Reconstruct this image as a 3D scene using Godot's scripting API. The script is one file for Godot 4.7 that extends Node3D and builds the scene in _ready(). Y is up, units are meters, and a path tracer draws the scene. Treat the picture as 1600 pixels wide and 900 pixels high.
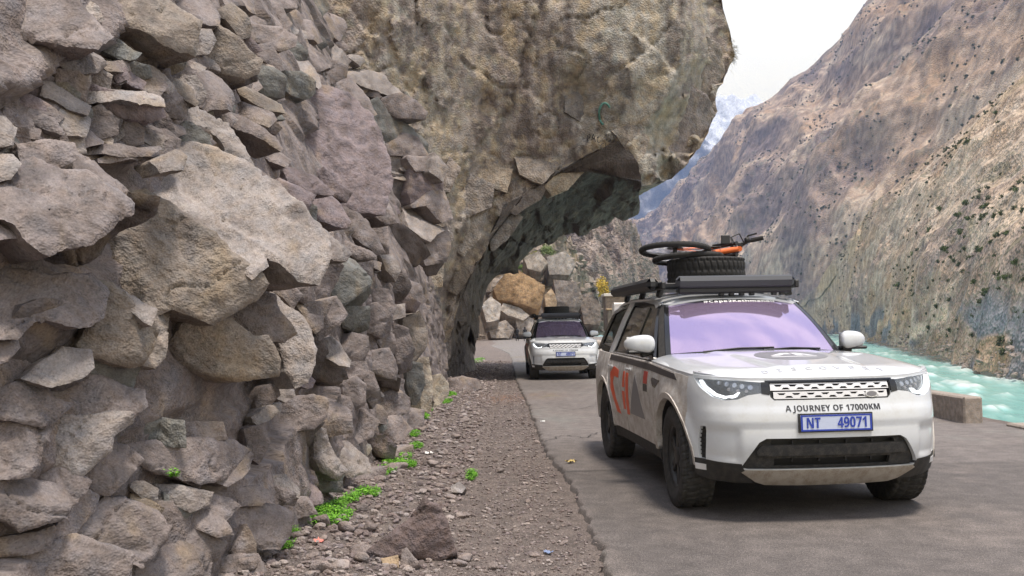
extends Node3D
# A cliff road under a rock overhang: two white off-road cars, river valley behind.

const FPX := 1450.0            # focal length in photo pixels (photo 1600 x 900)
const CAM_Y := 1.46
const PITCH := 0.0448
const ROLL := -0.02
var cam_pos := Vector3(0, CAM_Y, 0)
var cam_basis := Basis()
var rng := RandomNumberGenerator.new()
var M := {}                    # materials
var nz := {}                   # noises
var taken := {}

func _ready():
	rng.seed = 71
	setup_camera_sky()
	setup_noise()
	setup_materials()
	build_ground()
	build_mountains()
	build_cliff()
	build_overhang()
	build_far_side()
	build_cars()
	build_details()

func setup_camera_sky():
	var cam := Camera3D.new()
	cam.name = "camera"
	add_child(cam)
	cam_basis = Basis(Vector3.RIGHT, PITCH) * Basis(Vector3.BACK, ROLL)
	cam.transform = Transform3D(cam_basis, cam_pos)
	cam.fov = rad_to_deg(2.0 * atan(450.0 / FPX))
	cam.near = 0.05
	cam.far = 20000.0
	cam.current = true
	var env := Environment.new()
	env.background_mode = Environment.BG_SKY
	env.tonemap_mode = Environment.TONE_MAPPER_LINEAR
	env.tonemap_exposure = 1.24
	env.sdfgi_enabled = true
	env.ssao_enabled = true
	env.ssil_enabled = true
	env.fog_enabled = true
	env.fog_density = 0.00014
	env.fog_light_color = Color(0.62, 0.76, 1.0)
	var sky := Sky.new()
	var sm := PanoramaSkyMaterial.new()
	sm.panorama = ImageTexture.create_from_image(sky_image())
	sky.sky_material = sm
	env.sky = sky
	var we := WorldEnvironment.new()
	we.name = "world_environment"
	we.environment = env
	add_child(we)
	var sun := DirectionalLight3D.new()
	sun.name = "sun"
	sun.light_color = Color(1.0, 0.955, 0.90)
	sun.light_energy = 1.35
	sun.light_angular_distance = 11.0
	sun.shadow_enabled = true
	sun.rotation_degrees = Vector3(-76, 40, 0)
	add_child(sun)

# an overcast sky: cream-white cloud deck, brighter towards the zenith, with soft cloud structure all round
func sky_image() -> Image:
	var w := 512
	var h := 256
	var im := Image.create(w, h, false, Image.FORMAT_RGBF)
	var n := FastNoiseLite.new()
	n.seed = 5; n.frequency = 1.0; n.fractal_octaves = 5
	for y in h:
		var el = (0.5 - (y + 0.5) / h) * PI
		for x in w:
			var az = (x + 0.5) / w * TAU
			var d = Vector3(cos(el) * sin(az), sin(el), cos(el) * cos(az))
			var c
			if d.y >= 0.0:
				var q = d / (d.y + 0.18)
				var k = n.get_noise_3d(q.x * 1.9, q.z * 2.6 + q.x * 0.9, 3.0) * 0.5 + 0.5
				var b = lerpf(1.18, 1.26, smoothstep(0.15, 0.92, d.y))
				var cl = smoothstep(0.36, 0.66, k)
				var hi = smoothstep(0.36, 0.7, d.y)
				var warm = Color(1.06, 0.94, 0.66).lerp(Color(0.98, 1.0, 1.04), smoothstep(0.12, 0.5, d.y)) * b
				var cool = Color(0.46, 0.54, 0.80) * b
				c = warm.lerp(warm.lerp(cool, 0.85 * (1.0 - cl)), hi)
			else:
				c = Color(0.30, 0.27, 0.24)
			im.set_pixel(x, y, c)
	return im

func setup_noise():
	var mk = func(s, f, o, t = FastNoiseLite.TYPE_SIMPLEX_SMOOTH, fr = FastNoiseLite.FRACTAL_FBM):
		var n := FastNoiseLite.new()
		n.seed = s; n.frequency = f; n.noise_type = t; n.fractal_type = fr; n.fractal_octaves = o
		return n
	nz.lo = mk.call(11, 0.35, 3)
	nz.mid = mk.call(12, 1.6, 4)
	nz.hi = mk.call(13, 7.0, 3)
	nz.ridge = mk.call(14, 1.0, 5, FastNoiseLite.TYPE_SIMPLEX_SMOOTH, FastNoiseLite.FRACTAL_RIDGED)
	nz.crack = mk.call(15, 0.9, 2)
	nz.mt = mk.call(16, 1.0, 4, FastNoiseLite.TYPE_SIMPLEX_SMOOTH, FastNoiseLite.FRACTAL_RIDGED)
	nz.mf = mk.call(17, 1.0, 5)
	var c := FastNoiseLite.new()
	c.seed = 18; c.noise_type = FastNoiseLite.TYPE_CELLULAR; c.frequency = 1.0
	c.cellular_return_type = FastNoiseLite.RETURN_CELL_VALUE
	c.fractal_type = FastNoiseLite.FRACTAL_NONE
	nz.cell = c

# ------------------------------------------------------------ textures
func noise_bytes(s, f, o, size, fr = FastNoiseLite.FRACTAL_FBM) -> PackedByteArray:
	var n := FastNoiseLite.new()
	n.seed = s; n.frequency = f; n.fractal_octaves = o; n.fractal_type = fr
	var im: Image = n.get_seamless_image(size, size)
	im.convert(Image.FORMAT_L8)
	return im.get_data()

func tex_rgb(size, fn) -> ImageTexture:
	var d := PackedByteArray()
	d.resize(size * size * 3)
	for i in size * size:
		var c: Color = fn.call(i)
		d[i * 3] = clampi(int(c.r * 255.0), 0, 255)
		d[i * 3 + 1] = clampi(int(c.g * 255.0), 0, 255)
		d[i * 3 + 2] = clampi(int(c.b * 255.0), 0, 255)
	var im := Image.create_from_data(size, size, false, Image.FORMAT_RGB8, d)
	im.generate_mipmaps()
	return ImageTexture.create_from_image(im)

func tex_l(size, bytes) -> ImageTexture:
	var im := Image.create_from_data(size, size, false, Image.FORMAT_L8, bytes)
	im.generate_mipmaps()
	return ImageTexture.create_from_image(im)

func lin(r, g, b) -> Color:
	return Color(r, g, b).linear_to_srgb()

func std(r, g, b, rough = 0.8, metal = 0.0) -> StandardMaterial3D:
	var m := StandardMaterial3D.new()
	m.albedo_color = lin(r, g, b)
	m.roughness = rough
	m.metallic = metal
	return m

func tri(m, scale, world = true):
	m.uv1_triplanar = true
	m.uv1_world_triplanar = world
	m.uv1_scale = Vector3.ONE * scale
	m.uv1_triplanar_sharpness = 4.0
	return m

func mat(called, m):
	m.resource_name = called
	M[called] = m
	return m

func setup_materials():
	var S := 512
	var a := noise_bytes(1, 0.012, 5, S)
	var b := noise_bytes(2, 0.09, 3, S)
	var c := noise_bytes(3, 0.3, 2, S)
	var r := noise_bytes(4, 0.02, 4, S, FastNoiseLite.FRACTAL_RIDGED)
	# rock: blotches, grain, pale mineral flecks and dark pits
	var rock_tex = tex_rgb(S, func(i):
		var v = 0.86 + (a[i] - 128) / 128.0 * 0.15 + (b[i] - 128) / 128.0 * 0.10 + (c[i] - 128) / 128.0 * 0.09 + rng.randf_range(-0.08, 0.08)
		var w = (a[(i * 7 + 9001) % (S * S)] - 128) / 128.0 * 0.0 + (r[i] - 128) / 128.0 * 0.05
		if c[i] > 212: v += 0.07
		if c[i] < 52: v -= 0.12
		return Color(v + w * 0.6, v, v - w * 0.7))
	var rb := PackedByteArray(); rb.resize(S * S)
	for i in S * S:
		rb[i] = clampi(int(128 + (a[i] - 128) * 0.35 + (b[i] - 128) * 0.45 + (c[i] - 128) * 0.3 - (r[i] - 128) * 0.12), 0, 255)
	var rock_h = tex_l(S, rb)
	for k in [["rock", 0.55, 1.8], ["big_rock", 0.30, 6.0]]:
		var m := StandardMaterial3D.new()
		m.vertex_color_use_as_albedo = true
		m.albedo_texture = rock_tex
		m.heightmap_enabled = true
		m.heightmap_texture = rock_h
		m.heightmap_scale = k[2]
		m.roughness = 0.88
		m.metallic_specular = 0.35
		mat(k[0], tri(m, k[1]))
	var mm := StandardMaterial3D.new()
	mm.vertex_color_use_as_albedo = true
	mm.albedo_texture = rock_tex
	mm.heightmap_enabled = true
	mm.heightmap_texture = rock_h
	mm.heightmap_scale = 220.0
	mm.roughness = 0.95
	mm.metallic_specular = 0.2
	mat("mountain", tri(mm, 0.012))
	var mn := mm.duplicate()
	mn.heightmap_scale = 10.0
	mat("hillside", tri(mn, 0.09))
	# asphalt
	var as_tex = tex_rgb(S, func(i):
		var v = 0.40 + (a[i] - 128) / 128.0 * 0.05 + (b[i] - 128) / 128.0 * 0.06 + (c[i] - 128) / 128.0 * 0.16 + rng.randf_range(-0.05, 0.05)
		if c[i] > 200: v += 0.10
		return Color(v * 1.03, v, v * 0.985))
	var ab := PackedByteArray(); ab.resize(S * S)
	for i in S * S:
		ab[i] = clampi(int(128 + (c[i] - 128) * 0.5 + rng.randf_range(-40, 40)), 0, 255)
	var ma := StandardMaterial3D.new()
	ma.albedo_texture = as_tex
	ma.vertex_color_use_as_albedo = true
	ma.heightmap_enabled = true
	ma.heightmap_texture = tex_l(S, ab)
	ma.heightmap_scale = 0.25
	ma.roughness = 0.85
	mat("asphalt", tri(ma, 0.65))
	# gravelly earth
	var gr_tex = tex_rgb(S, func(i):
		var v = 0.46 + (a[i] - 128) / 128.0 * 0.08 + (b[i] - 128) / 128.0 * 0.10 + (c[i] - 128) / 128.0 * 0.16 + rng.randf_range(-0.12, 0.12)
		return Color(v * 1.03, v * 0.985, v * 0.96))
	var mg := StandardMaterial3D.new()
	mg.albedo_texture = gr_tex
	mg.vertex_color_use_as_albedo = true
	mg.heightmap_enabled = true
	mg.heightmap_texture = tex_l(S, ab)
	mg.heightmap_scale = 3.0
	mg.roughness = 0.95
	mat("gravel", tri(mg, 0.7))
	# concrete
	var mc := StandardMaterial3D.new()
	mc.albedo_texture = rock_tex
	mc.albedo_color = lin(0.42, 0.36, 0.31)
	mc.heightmap_enabled = true
	mc.heightmap_texture = rock_h
	mc.heightmap_scale = 1.5
	mc.roughness = 0.9
	mat("concrete", tri(mc, 1.3))
	# water: turquoise glacial melt with white broken crests
	var mw := StandardMaterial3D.new()
	mw.vertex_color_use_as_albedo = true
	mw.roughness = 0.22
	mw.metallic_specular = 0.5
	mat("water", mw)
	var leaf := StandardMaterial3D.new()
	leaf.vertex_color_use_as_albedo = true
	leaf.roughness = 0.7
	leaf.cull_mode = BaseMaterial3D.CULL_DISABLED
	leaf.backlight_enabled = true
	leaf.backlight = Color(0.25, 0.3, 0.1)
	mat("leaf", leaf)
	var bark := std(0.09, 0.07, 0.05, 0.95)
	mat("bark", bark)
	var sw = mc.duplicate()
	sw.albedo_color = lin(0.30, 0.25, 0.20)
	mat("stonework", tri(sw, 0.25))
	mat("pale_slab", std(0.62, 0.58, 0.52, 0.9))
	mat("earth_slab", std(0.42, 0.30, 0.18, 0.9))
	mat("dark_cloth", std(0.018, 0.017, 0.020, 0.9))
	mat("tar", std(0.022, 0.021, 0.021, 0.8))
	mat("teal_paint", std(0.10, 0.24, 0.20, 0.8))
	for q in [["paper_white", 0.75, 0.75, 0.72], ["paper_yellow", 0.50, 0.38, 0.14], ["paper_red", 0.62, 0.22, 0.18], ["paper_blue", 0.20, 0.26, 0.42]]:
		var pm := std(q[1], q[2], q[3], 0.8)
		pm.cull_mode = BaseMaterial3D.CULL_DISABLED
		mat(q[0], pm)

# ------------------------------------------------------------ camera helpers: a pixel gives a direction
func ray(u, v) -> Vector3:
	return cam_basis * Vector3((u - 800.0) / FPX, (450.0 - v) / FPX, -1.0)

func at(u, v, d) -> Vector3:
	var r := ray(u, v)
	return cam_pos + r * (d / -r.z)

func on_ground(u, v, y = 0.0) -> Vector3:
	var r := ray(u, v)
	return cam_pos + r * ((y - CAM_Y) / r.y)

# ------------------------------------------------------------ scene helpers
func numbered(called) -> String:
	if not taken.has(called):
		taken[called] = 0
		return called
	taken[called] += 1
	return "%s_%03d" % [called, taken[called]]

func tag(o, label = "", category = "", group = "", kind = ""):
	if label: o.set_meta("label", label)
	if category: o.set_meta("category", category)
	if group: o.set_meta("group", group)
	if kind: o.set_meta("kind", kind)
	return o

func thing(called, where, label, category, group = "") -> Node3D:
	var o := Node3D.new()
	o.name = numbered(called)
	add_child(o)
	o.position = where
	return tag(o, label, category, group)

func obj(called, mesh, material, parent = null) -> MeshInstance3D:
	var o := MeshInstance3D.new()
	o.mesh = mesh
	if material: o.material_override = material
	if parent == null:
		o.name = numbered(called)
		add_child(o)
	else:
		o.name = called
		parent.add_child(o, true)
	return o

# a mesh from indexed arrays, smooth normals; colours optional
func mesh_of(verts: PackedVector3Array, idx: PackedInt32Array, cols = null, smooth = true, groups = null) -> ArrayMesh:
	var st := SurfaceTool.new()
	st.begin(Mesh.PRIMITIVE_TRIANGLES)
	st.set_smooth_group(0 if smooth else -1)
	for i in verts.size():
		if groups != null: st.set_smooth_group(groups[i])
		if cols != null: st.set_color(cols[i])
		st.add_vertex(verts[i])
	for i in idx: st.add_index(i)
	if not smooth:
		st.deindex()
	st.generate_normals()
	return st.commit()

# grid of rows x columns of points to a mesh
func grid_mesh(p: PackedVector3Array, nu: int, nv: int, cols = null, flip = false, groups = null) -> ArrayMesh:
	var idx := PackedInt32Array()
	for j in nv - 1:
		for i in nu - 1:
			var a := j * nu + i
			if flip: idx.append_array([a, a + nu, a + 1, a + 1, a + nu, a + nu + 1])
			else: idx.append_array([a, a + 1, a + nu, a + 1, a + nu + 1, a + nu])
	return mesh_of(p, idx, cols, true, groups)

func poly_at(pts: Array, t: float) -> Vector3:
	var f := clampf(t, 0.0, 1.0) * (pts.size() - 1)
	var i := mini(int(f), pts.size() - 2)
	var k := f - i
	var p0: Vector3 = pts[maxi(i - 1, 0)]
	var p1: Vector3 = pts[i]
	var p2: Vector3 = pts[i + 1]
	var p3: Vector3 = pts[mini(i + 2, pts.size() - 1)]
	return p1.cubic_interpolate(p2, p0, p3, k) if i > 0 and i < pts.size() - 2 else p1.lerp(p2, k)

func in_poly(p: Vector2, poly: PackedVector2Array) -> bool:
	return Geometry2D.is_point_in_polygon(p, poly)

func edge_dist(p: Vector2, poly: PackedVector2Array) -> float:
	var best := 1e9
	var n := poly.size()
	for i in n:
		var q := Geometry2D.get_closest_point_to_segment(p, poly[i], poly[(i + 1) % n])
		best = minf(best, p.distance_squared_to(q))
	return sqrt(best)

# outline resampled at a step, with a fractal wobble
func resample(poly: PackedVector2Array, step: float, wob = 0.0, seed_off = 0.0) -> PackedVector2Array:
	var out := PackedVector2Array()
	var n := poly.size()
	for i in n:
		var a := poly[i]
		var b := poly[(i + 1) % n]
		var L := a.distance_to(b)
		var k := maxi(1, int(round(L / step)))
		var nn := (b - a).orthogonal() / maxf(L, 1e-6)
		for j in k:
			var t := float(j) / k
			var q := a.lerp(b, t)
			if wob > 0.0:
				var w: float = nz.hi.get_noise_3d(q.x * 0.006, q.y * 0.006, seed_off) + 0.6 * nz.hi.get_noise_3d(q.x * 0.02, q.y * 0.02, seed_off + 9.0)
				q += nn * w * wob
			out.append(q)
	return out

func close_to(p: Vector2, near: Dictionary, step: float) -> bool:
	var c := Vector2i((p / step).floor())
	for j in 3:
		for i in 3:
			var k := c + Vector2i(i - 1, j - 1)
			if near.has(k):
				for q in near[k]:
					if p.distance_squared_to(q) < step * step * 0.3: return true
	return false

# triangles of a polygon with holes: points 2D + indices, interior points on a jittered grid
func fill_poly(outer: PackedVector2Array, holes: Array, step: float, jit = 0.0) -> Dictionary:
	var pts := PackedVector2Array(outer)
	for h in holes: pts.append_array(h)
	var nb := pts.size()
	var lo := outer[0]
	var hi := outer[0]
	for p in outer:
		lo = lo.min(p); hi = hi.max(p)
	var hbox := []
	for h in holes:
		var l2: Vector2 = h[0]
		var h2: Vector2 = h[0]
		for p in h:
			l2 = l2.min(p); h2 = h2.max(p)
		hbox.append(Rect2(l2, h2 - l2).grow(step))
	var near := {}
	for p in pts:
		var ck := Vector2i((p / step).floor())
		if near.has(ck): near[ck].append(p)
		else: near[ck] = [p]
	var row := 0
	var y := lo.y + step * 0.5
	while y < hi.y:
		var x := lo.x + (step * 0.5 if row % 2 else step)
		while x < hi.x:
			var p := Vector2(x, y)
			if jit > 0.0: p += Vector2(rng.randf_range(-jit, jit), rng.randf_range(-jit, jit)) * step
			if not close_to(p, near, step) and in_poly(p, outer):
				var ok := true
				for k in holes.size():
					if hbox[k].has_point(p) and in_poly(p, holes[k]):
						ok = false
						break
				if ok: pts.append(p)
			x += step
		y += step * 0.87
		row += 1
	var t := Geometry2D.triangulate_delaunay(pts)
	var idx := PackedInt32Array()
	for i in range(0, t.size(), 3):
		var cc := (pts[t[i]] + pts[t[i + 1]] + pts[t[i + 2]]) / 3.0
		if not in_poly(cc, outer): continue
		var ok := true
		for k in holes.size():
			if hbox[k].has_point(cc) and in_poly(cc, holes[k]):
				ok = false
				break
		if not ok: continue
		var cr := (pts[t[i + 1]] - pts[t[i]]).cross(pts[t[i + 2]] - pts[t[i]])
		if absf(cr) < 1e-9: continue
		if cr > 0: idx.append_array([t[i], t[i + 1], t[i + 2]])
		else: idx.append_array([t[i], t[i + 2], t[i + 1]])
	return {"p": pts, "i": idx, "nb": nb}

func pv2(flat: Array) -> PackedVector2Array:
	var o := PackedVector2Array()
	for i in range(0, flat.size() - 1, 2): o.append(Vector2(flat[i], flat[i + 1]))
	return o

# ------------------------------------------------------------ ground, road, river
func road_right(d: float) -> float:
	if d < 14.0: return 6.75
	if d < 50.0: return lerpf(6.75, 5.2, smoothstep(14.0, 50.0, d))
	return lerpf(5.2, 15.0, smoothstep(50.0, 130.0, d))

func ground_y(x: float, d: float) -> float:
	var y: float = -0.03 + 0.012 * nz.mid.get_noise_2d(x * 0.8, d * 0.8)
	y += 0.20 * smoothstep(-0.2, -2.2, x) * (1.0 if d < 26.0 else 0.3)
	var rr := road_right(d) + 0.28
	if x > rr:
		y -= 7.6 * smoothstep(0.0, 9.0, x - rr) + 0.25 * absf(nz.mid.get_noise_2d(x, d)) * smoothstep(0.3, 2.0, x - rr)
	return y

func build_ground():
	# ground sheet, finer near the camera
	var xs := []
	var x := -2.6
	while x < 9.0:
		xs.append(x); x += 0.14
	var xl := [-6000.0, -2000.0, -600.0, -200.0, -80.0, -40.0, -20.0, -12.0, -8.0, -6.0, -4.6, -3.8, -3.2]
	var xr := [9.6, 10.4, 11.4, 12.6, 14.0, 16.0, 19.0, 24.0, 32.0, 50.0, 90.0, 200.0, 500.0, 1500.0, 6000.0]
	xs = xl + xs + xr
	var ds := [-300.0, -60.0, -20.0, -6.0, 0.0]
	var d := 1.5
	while d < 6000.0:
		ds.append(d); d *= 1.022 if d < 60.0 else 1.12
	var p := PackedVector3Array()
	var c := PackedColorArray()
	for dd in ds:
		for xx in xs:
			p.append(Vector3(xx, ground_y(xx, dd), -dd))
			var k: float = nz.lo.get_noise_2d(xx * 1.6, dd * 1.6) * 0.5 + 0.5
			var col = Color(0.66, 0.58, 0.55).lerp(Color(0.92, 0.83, 0.76), k)
			# rusty iron stain on the verge next to the kerb of asphalt
			var st = exp(-pow((xx + 0.25) / 0.55, 2) - pow((dd - 20.3) / 1.3, 2)) * clampf(0.6 + 1.2 * nz.mid.get_noise_2d(xx * 2.0, dd), 0, 1)
			col = col.lerp(Color(1.15, 0.62, 0.36), st * 0.8)
			c.append(col)
	var g := obj("ground", grid_mesh(p, xs.size(), ds.size(), c, true), M.gravel)
	tag(g, "", "", "", "structure")
	# road
	var left := []
	for q in [[975, 960], [956, 900], [944, 860], [930, 830], [912, 788], [893, 752], [878, 734], [856, 706], [846, 684], [836, 660], [829, 640], [822, 622], [812, 604], [806, 590], [803, 575], [801, 563], [796, 553], [782, 546], [764, 540], [748, 534]]:
		var w = on_ground(q[0], q[1])
		left.append(Vector2(w.x, -w.z))
	var dn := left[0].y as float
	left.push_front(Vector2(left[0].x + 0.02, -20.0))
	var rows := []
	var dd2 := -20.0
	while dd2 < 150.0:
		rows.append(dd2)
		dd2 += 4.0 if dd2 < 2.0 else maxf(0.07, dd2 * 0.012)
	p = PackedVector3Array(); c = PackedColorArray()
	var nu := 48
	for r in rows:
		var lx: float = left[-1].x
		for i in left.size() - 1:
			if r >= left[i].y and r <= left[i + 1].y:
				lx = lerpf(left[i].x, left[i + 1].x, (r - left[i].y) / maxf(left[i + 1].y - left[i].y, 1e-4))
				break
		lx += 0.05 * nz.mid.get_noise_2d(r * 1.7, 4.0) + 0.035 * nz.hi.get_noise_2d(r * 0.9, 7.0)
		var rx := road_right(r)
		for i in nu + 3:
			var y := 0.028
			var t := float(i - 2) / nu
			var xx: float
			if i == 0:
				xx = lx - 0.035; y = -0.07
			elif i == 1:
				xx = lx - 0.012 + 0.01 * nz.hi.get_noise_2d(r * 3.0, 1.0); y = 0.004 + 0.012 * nz.hi.get_noise_2d(r * 2.0, 11.0)
			else:
				xx = lerpf(lx, rx, pow(t, 1.3)); y = 0.028 + 0.010 * nz.lo.get_noise_2d(xx * 1.5, r * 1.5)
				if i == 2: y -= 0.006
			p.append(Vector3(xx, y, -r))
			var k: float = nz.lo.get_noise_2d(xx * 0.9 + 50.0, r * 0.35) + 0.35 * nz.mid.get_noise_2d(xx * 0.8, r * 0.5)
			var col = Color(0.90, 0.83, 0.79) * (1.0 + 0.30 * k)
			# a darker patch of newer asphalt with a straight-cut seam
			var patch = 1.0 if (r < 9.4 + 0.08 * nz.mid.get_noise_2d(xx, 0.0) and xx > lx + 0.02) else 0.0
			col = col * (1.0 - 0.26 * patch)
			# worn wheel tracks, and patches of pale dried dust lying on the asphalt
			var dust: float = smoothstep(0.05, 0.45, nz.mid.get_noise_2d(xx * 0.35 + 90.0, r * 0.16) + 0.5 * nz.hi.get_noise_2d(xx * 0.3, r * 0.2))
			col = col.lerp(Color(1.35, 1.2, 1.1), dust * 0.35)
			var st = exp(-pow((xx - 0.65) / 0.35, 2) - pow((r - 20.0) / 0.9, 2)) * clampf(0.5 + 1.4 * nz.mid.get_noise_2d(xx * 2.0, r), 0, 1)
			col = col.lerp(Color(1.9, 0.95, 0.5), st * 0.6)
			c.append(col)
	# beyond the arch the dusty road is paler: its sunlight is put into the colour
	var cut := 0
	while rows[cut] < 37.5: cut += 1
	var rd := obj("road", grid_mesh(p.slice(0, (cut + 1) * (nu + 3)), nu + 3, cut + 1, c.slice(0, (cut + 1) * (nu + 3)), true), M.asphalt)
	tag(rd, "", "", "", "structure")
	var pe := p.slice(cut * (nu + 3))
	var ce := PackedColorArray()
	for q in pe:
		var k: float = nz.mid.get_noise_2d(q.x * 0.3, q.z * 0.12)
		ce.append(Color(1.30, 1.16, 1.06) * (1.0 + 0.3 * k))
	var dr := obj("pale_far_road", grid_mesh(pe, nu + 3, rows.size() - cut, ce, true), M.gravel)
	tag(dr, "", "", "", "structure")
	# seams and cracks in the asphalt, filled with dark tar
	var rr := RandomNumberGenerator.new()
	rr.seed = 55
	for q in [[[876, 738], [905, 737], [940, 735], [985, 734], [1050, 731]], [[850, 690], [880, 680], [915, 684], [935, 676]], [[832, 640], [862, 636], [900, 640], [930, 634]]]:
		var pts := []
		for e in q: pts.append(on_ground(e[0], e[1], 0.03))
		var sv := PackedVector3Array()
		var m := 60
		for i in m:
			var w := poly_at(pts, float(i) / (m - 1))
			var w2 := poly_at(pts, float(i) / (m - 1) + 0.01)
			var side := Vector3(-(w2.z - w.z), 0, w2.x - w.x).normalized()
			w += side * (0.05 * nz.mid.get_noise_2d(w.x * 2.0, w.z * 2.0) + 0.02 * nz.hi.get_noise_2d(w.x, w.z))
			w.y = 0.036 + 0.010 * nz.lo.get_noise_2d(w.x * 1.5, -w.z * 1.5)
			var hw := 0.004 + 0.005 * rr.randf()
			sv.append(w - side * hw)
			sv.append(w + side * hw)
		obj("crack", grid_mesh(sv, 2, m, null, true), M.tar, rd)
	build_river()

func build_river():
	var p := PackedVector3Array()
	var c := PackedColorArray()
	var nu := 300
	var rows := []
	var d := 20.0
	while d < 1500.0:
		rows.append(d); d *= 1.0105
	for r in rows:
		for i in nu:
			var t := float(i) / (nu - 1)
			var xx: float = lerpf(9.0, 30.0 + r * 0.62, t)
			# flow runs along a direction 17 degrees right of the road
			var s: float = r * 0.956 + xx * 0.292
			var q: float = xx * 0.956 - r * 0.292
			var wv: float = nz.mf.get_noise_3d(s * 0.05, q * 0.16, 2.0)
			var w2: float = nz.mf.get_noise_3d(s * 0.12, q * 0.5, 8.0)
			var y := -6.0 + 0.35 * wv + 0.22 * w2
			var foam: float = smoothstep(0.05, 0.45, wv * 0.75 + w2 * 0.45 + 0.12 * nz.hi.get_noise_2d(s * 0.05, q * 0.25))
			y += foam * 0.22
			p.append(Vector3(xx, y, -r))
			var k: float = nz.mf.get_noise_3d(s * 0.02, q * 0.05, 20.0)
			var col = Color(0.15, 0.35, 0.31).lerp(Color(0.25, 0.47, 0.42), clampf(0.5 + k + w2 * 0.6, 0, 1))
			c.append(col.lerp(Color(0.70, 0.77, 0.73), foam * 0.8))
	var w := obj("river", grid_mesh(p, nu, rows.size(), c, true), M.water)
	tag(w, "", "", "", "structure")

# ------------------------------------------------------------ mountains: a loft between a foot line and a crest line
# opts: nu, nv, amp (m), scale (m), bow, col (function of point, height share, slope up-ness), back
var slopes := {}

func loft_mountain(called, foot: Array, crest: Array, o: Dictionary) -> MeshInstance3D:
	var nu: int = o.nu
	var nv: int = o.nv
	var p := PackedVector3Array()
	var off: float = o.get("seed", 0.0)
	for j in nv:
		var t = float(j) / (nv - 1) * (1.0 + o.get("back", 0.25))
		for i in nu:
			var s := float(i) / (nu - 1)
			var a := poly_at(foot, s)
			var b := poly_at(crest, s)
			var q: Vector3
			if t <= 1.0:
				q = a.lerp(b, t)
				q.y = lerpf(a.y, b.y, pow(t, o.get("bow", 1.1)))
			else:
				var k = (t - 1.0)
				var out := Vector3(b.x - a.x, 0, b.z - a.z)
				q = b + out * k * 1.2 - Vector3(0, (b.y - a.y) * k * 0.9, 0)
			var sc: float = o.scale
			var n := Vector3(-(b.y - a.y), 0, 0)
			var zs: float = o.get("zs", 1.0)
			var w: float = nz.mt.get_noise_3d(q.x / sc * (0.5 + 0.5 * zs) + off, q.y / sc * o.get("stretch", 0.6), q.z / sc * zs)
			var w2: float = nz.mt.get_noise_3d(q.x / sc * 3.7 * (0.5 + 0.5 * zs) + off, q.y / sc * 3.4, q.z / sc * 3.7 * zs)
			var fade = 1.0 - 0.75 * smoothstep(0.75, 1.0, t) * o.get("hold", 0.8)
			fade *= smoothstep(-0.02, 0.16, t)
			var dir := Vector3(a.x - b.x, (b - a).length() * 0.9, a.z - b.z).normalized()
			q += dir * ((w + 0.15) * o.amp + w2 * o.amp * 0.26) * fade
			if o.has("foot_noise"):
				q += Vector3(1, 0.3, 0) * o.foot_noise * nz.mf.get_noise_2d(q.z * 0.05, 3.0) * (1.0 - smoothstep(0.0, 0.2, t))
			p.append(q)
	var c := PackedColorArray()
	for j in nv:
		for i in nu:
			var k := j * nu + i
			var l := p[maxi(i - 1, 0) + j * nu]
			var r := p[mini(i + 1, nu - 1) + j * nu]
			var dn := p[i + maxi(j - 1, 0) * nu]
			var up := p[i + mini(j + 1, nv - 1) * nu]
			var nn := (r - l).cross(up - dn).normalized()
			c.append(o.col.call(p[k], float(j) / (nv - 1), absf(nn.y)))
	slopes[called] = p
	var m := obj(called, grid_mesh(p, nu, nv, c, o.get("flip", false)), o.get("mat", M.mountain))
	tag(m, "", "", "", "structure")
	return m

func pxl(list: Array) -> Array:
	var out := []
	for q in list: out.append(at(q[0], q[1], q[2]))
	return out

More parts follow.
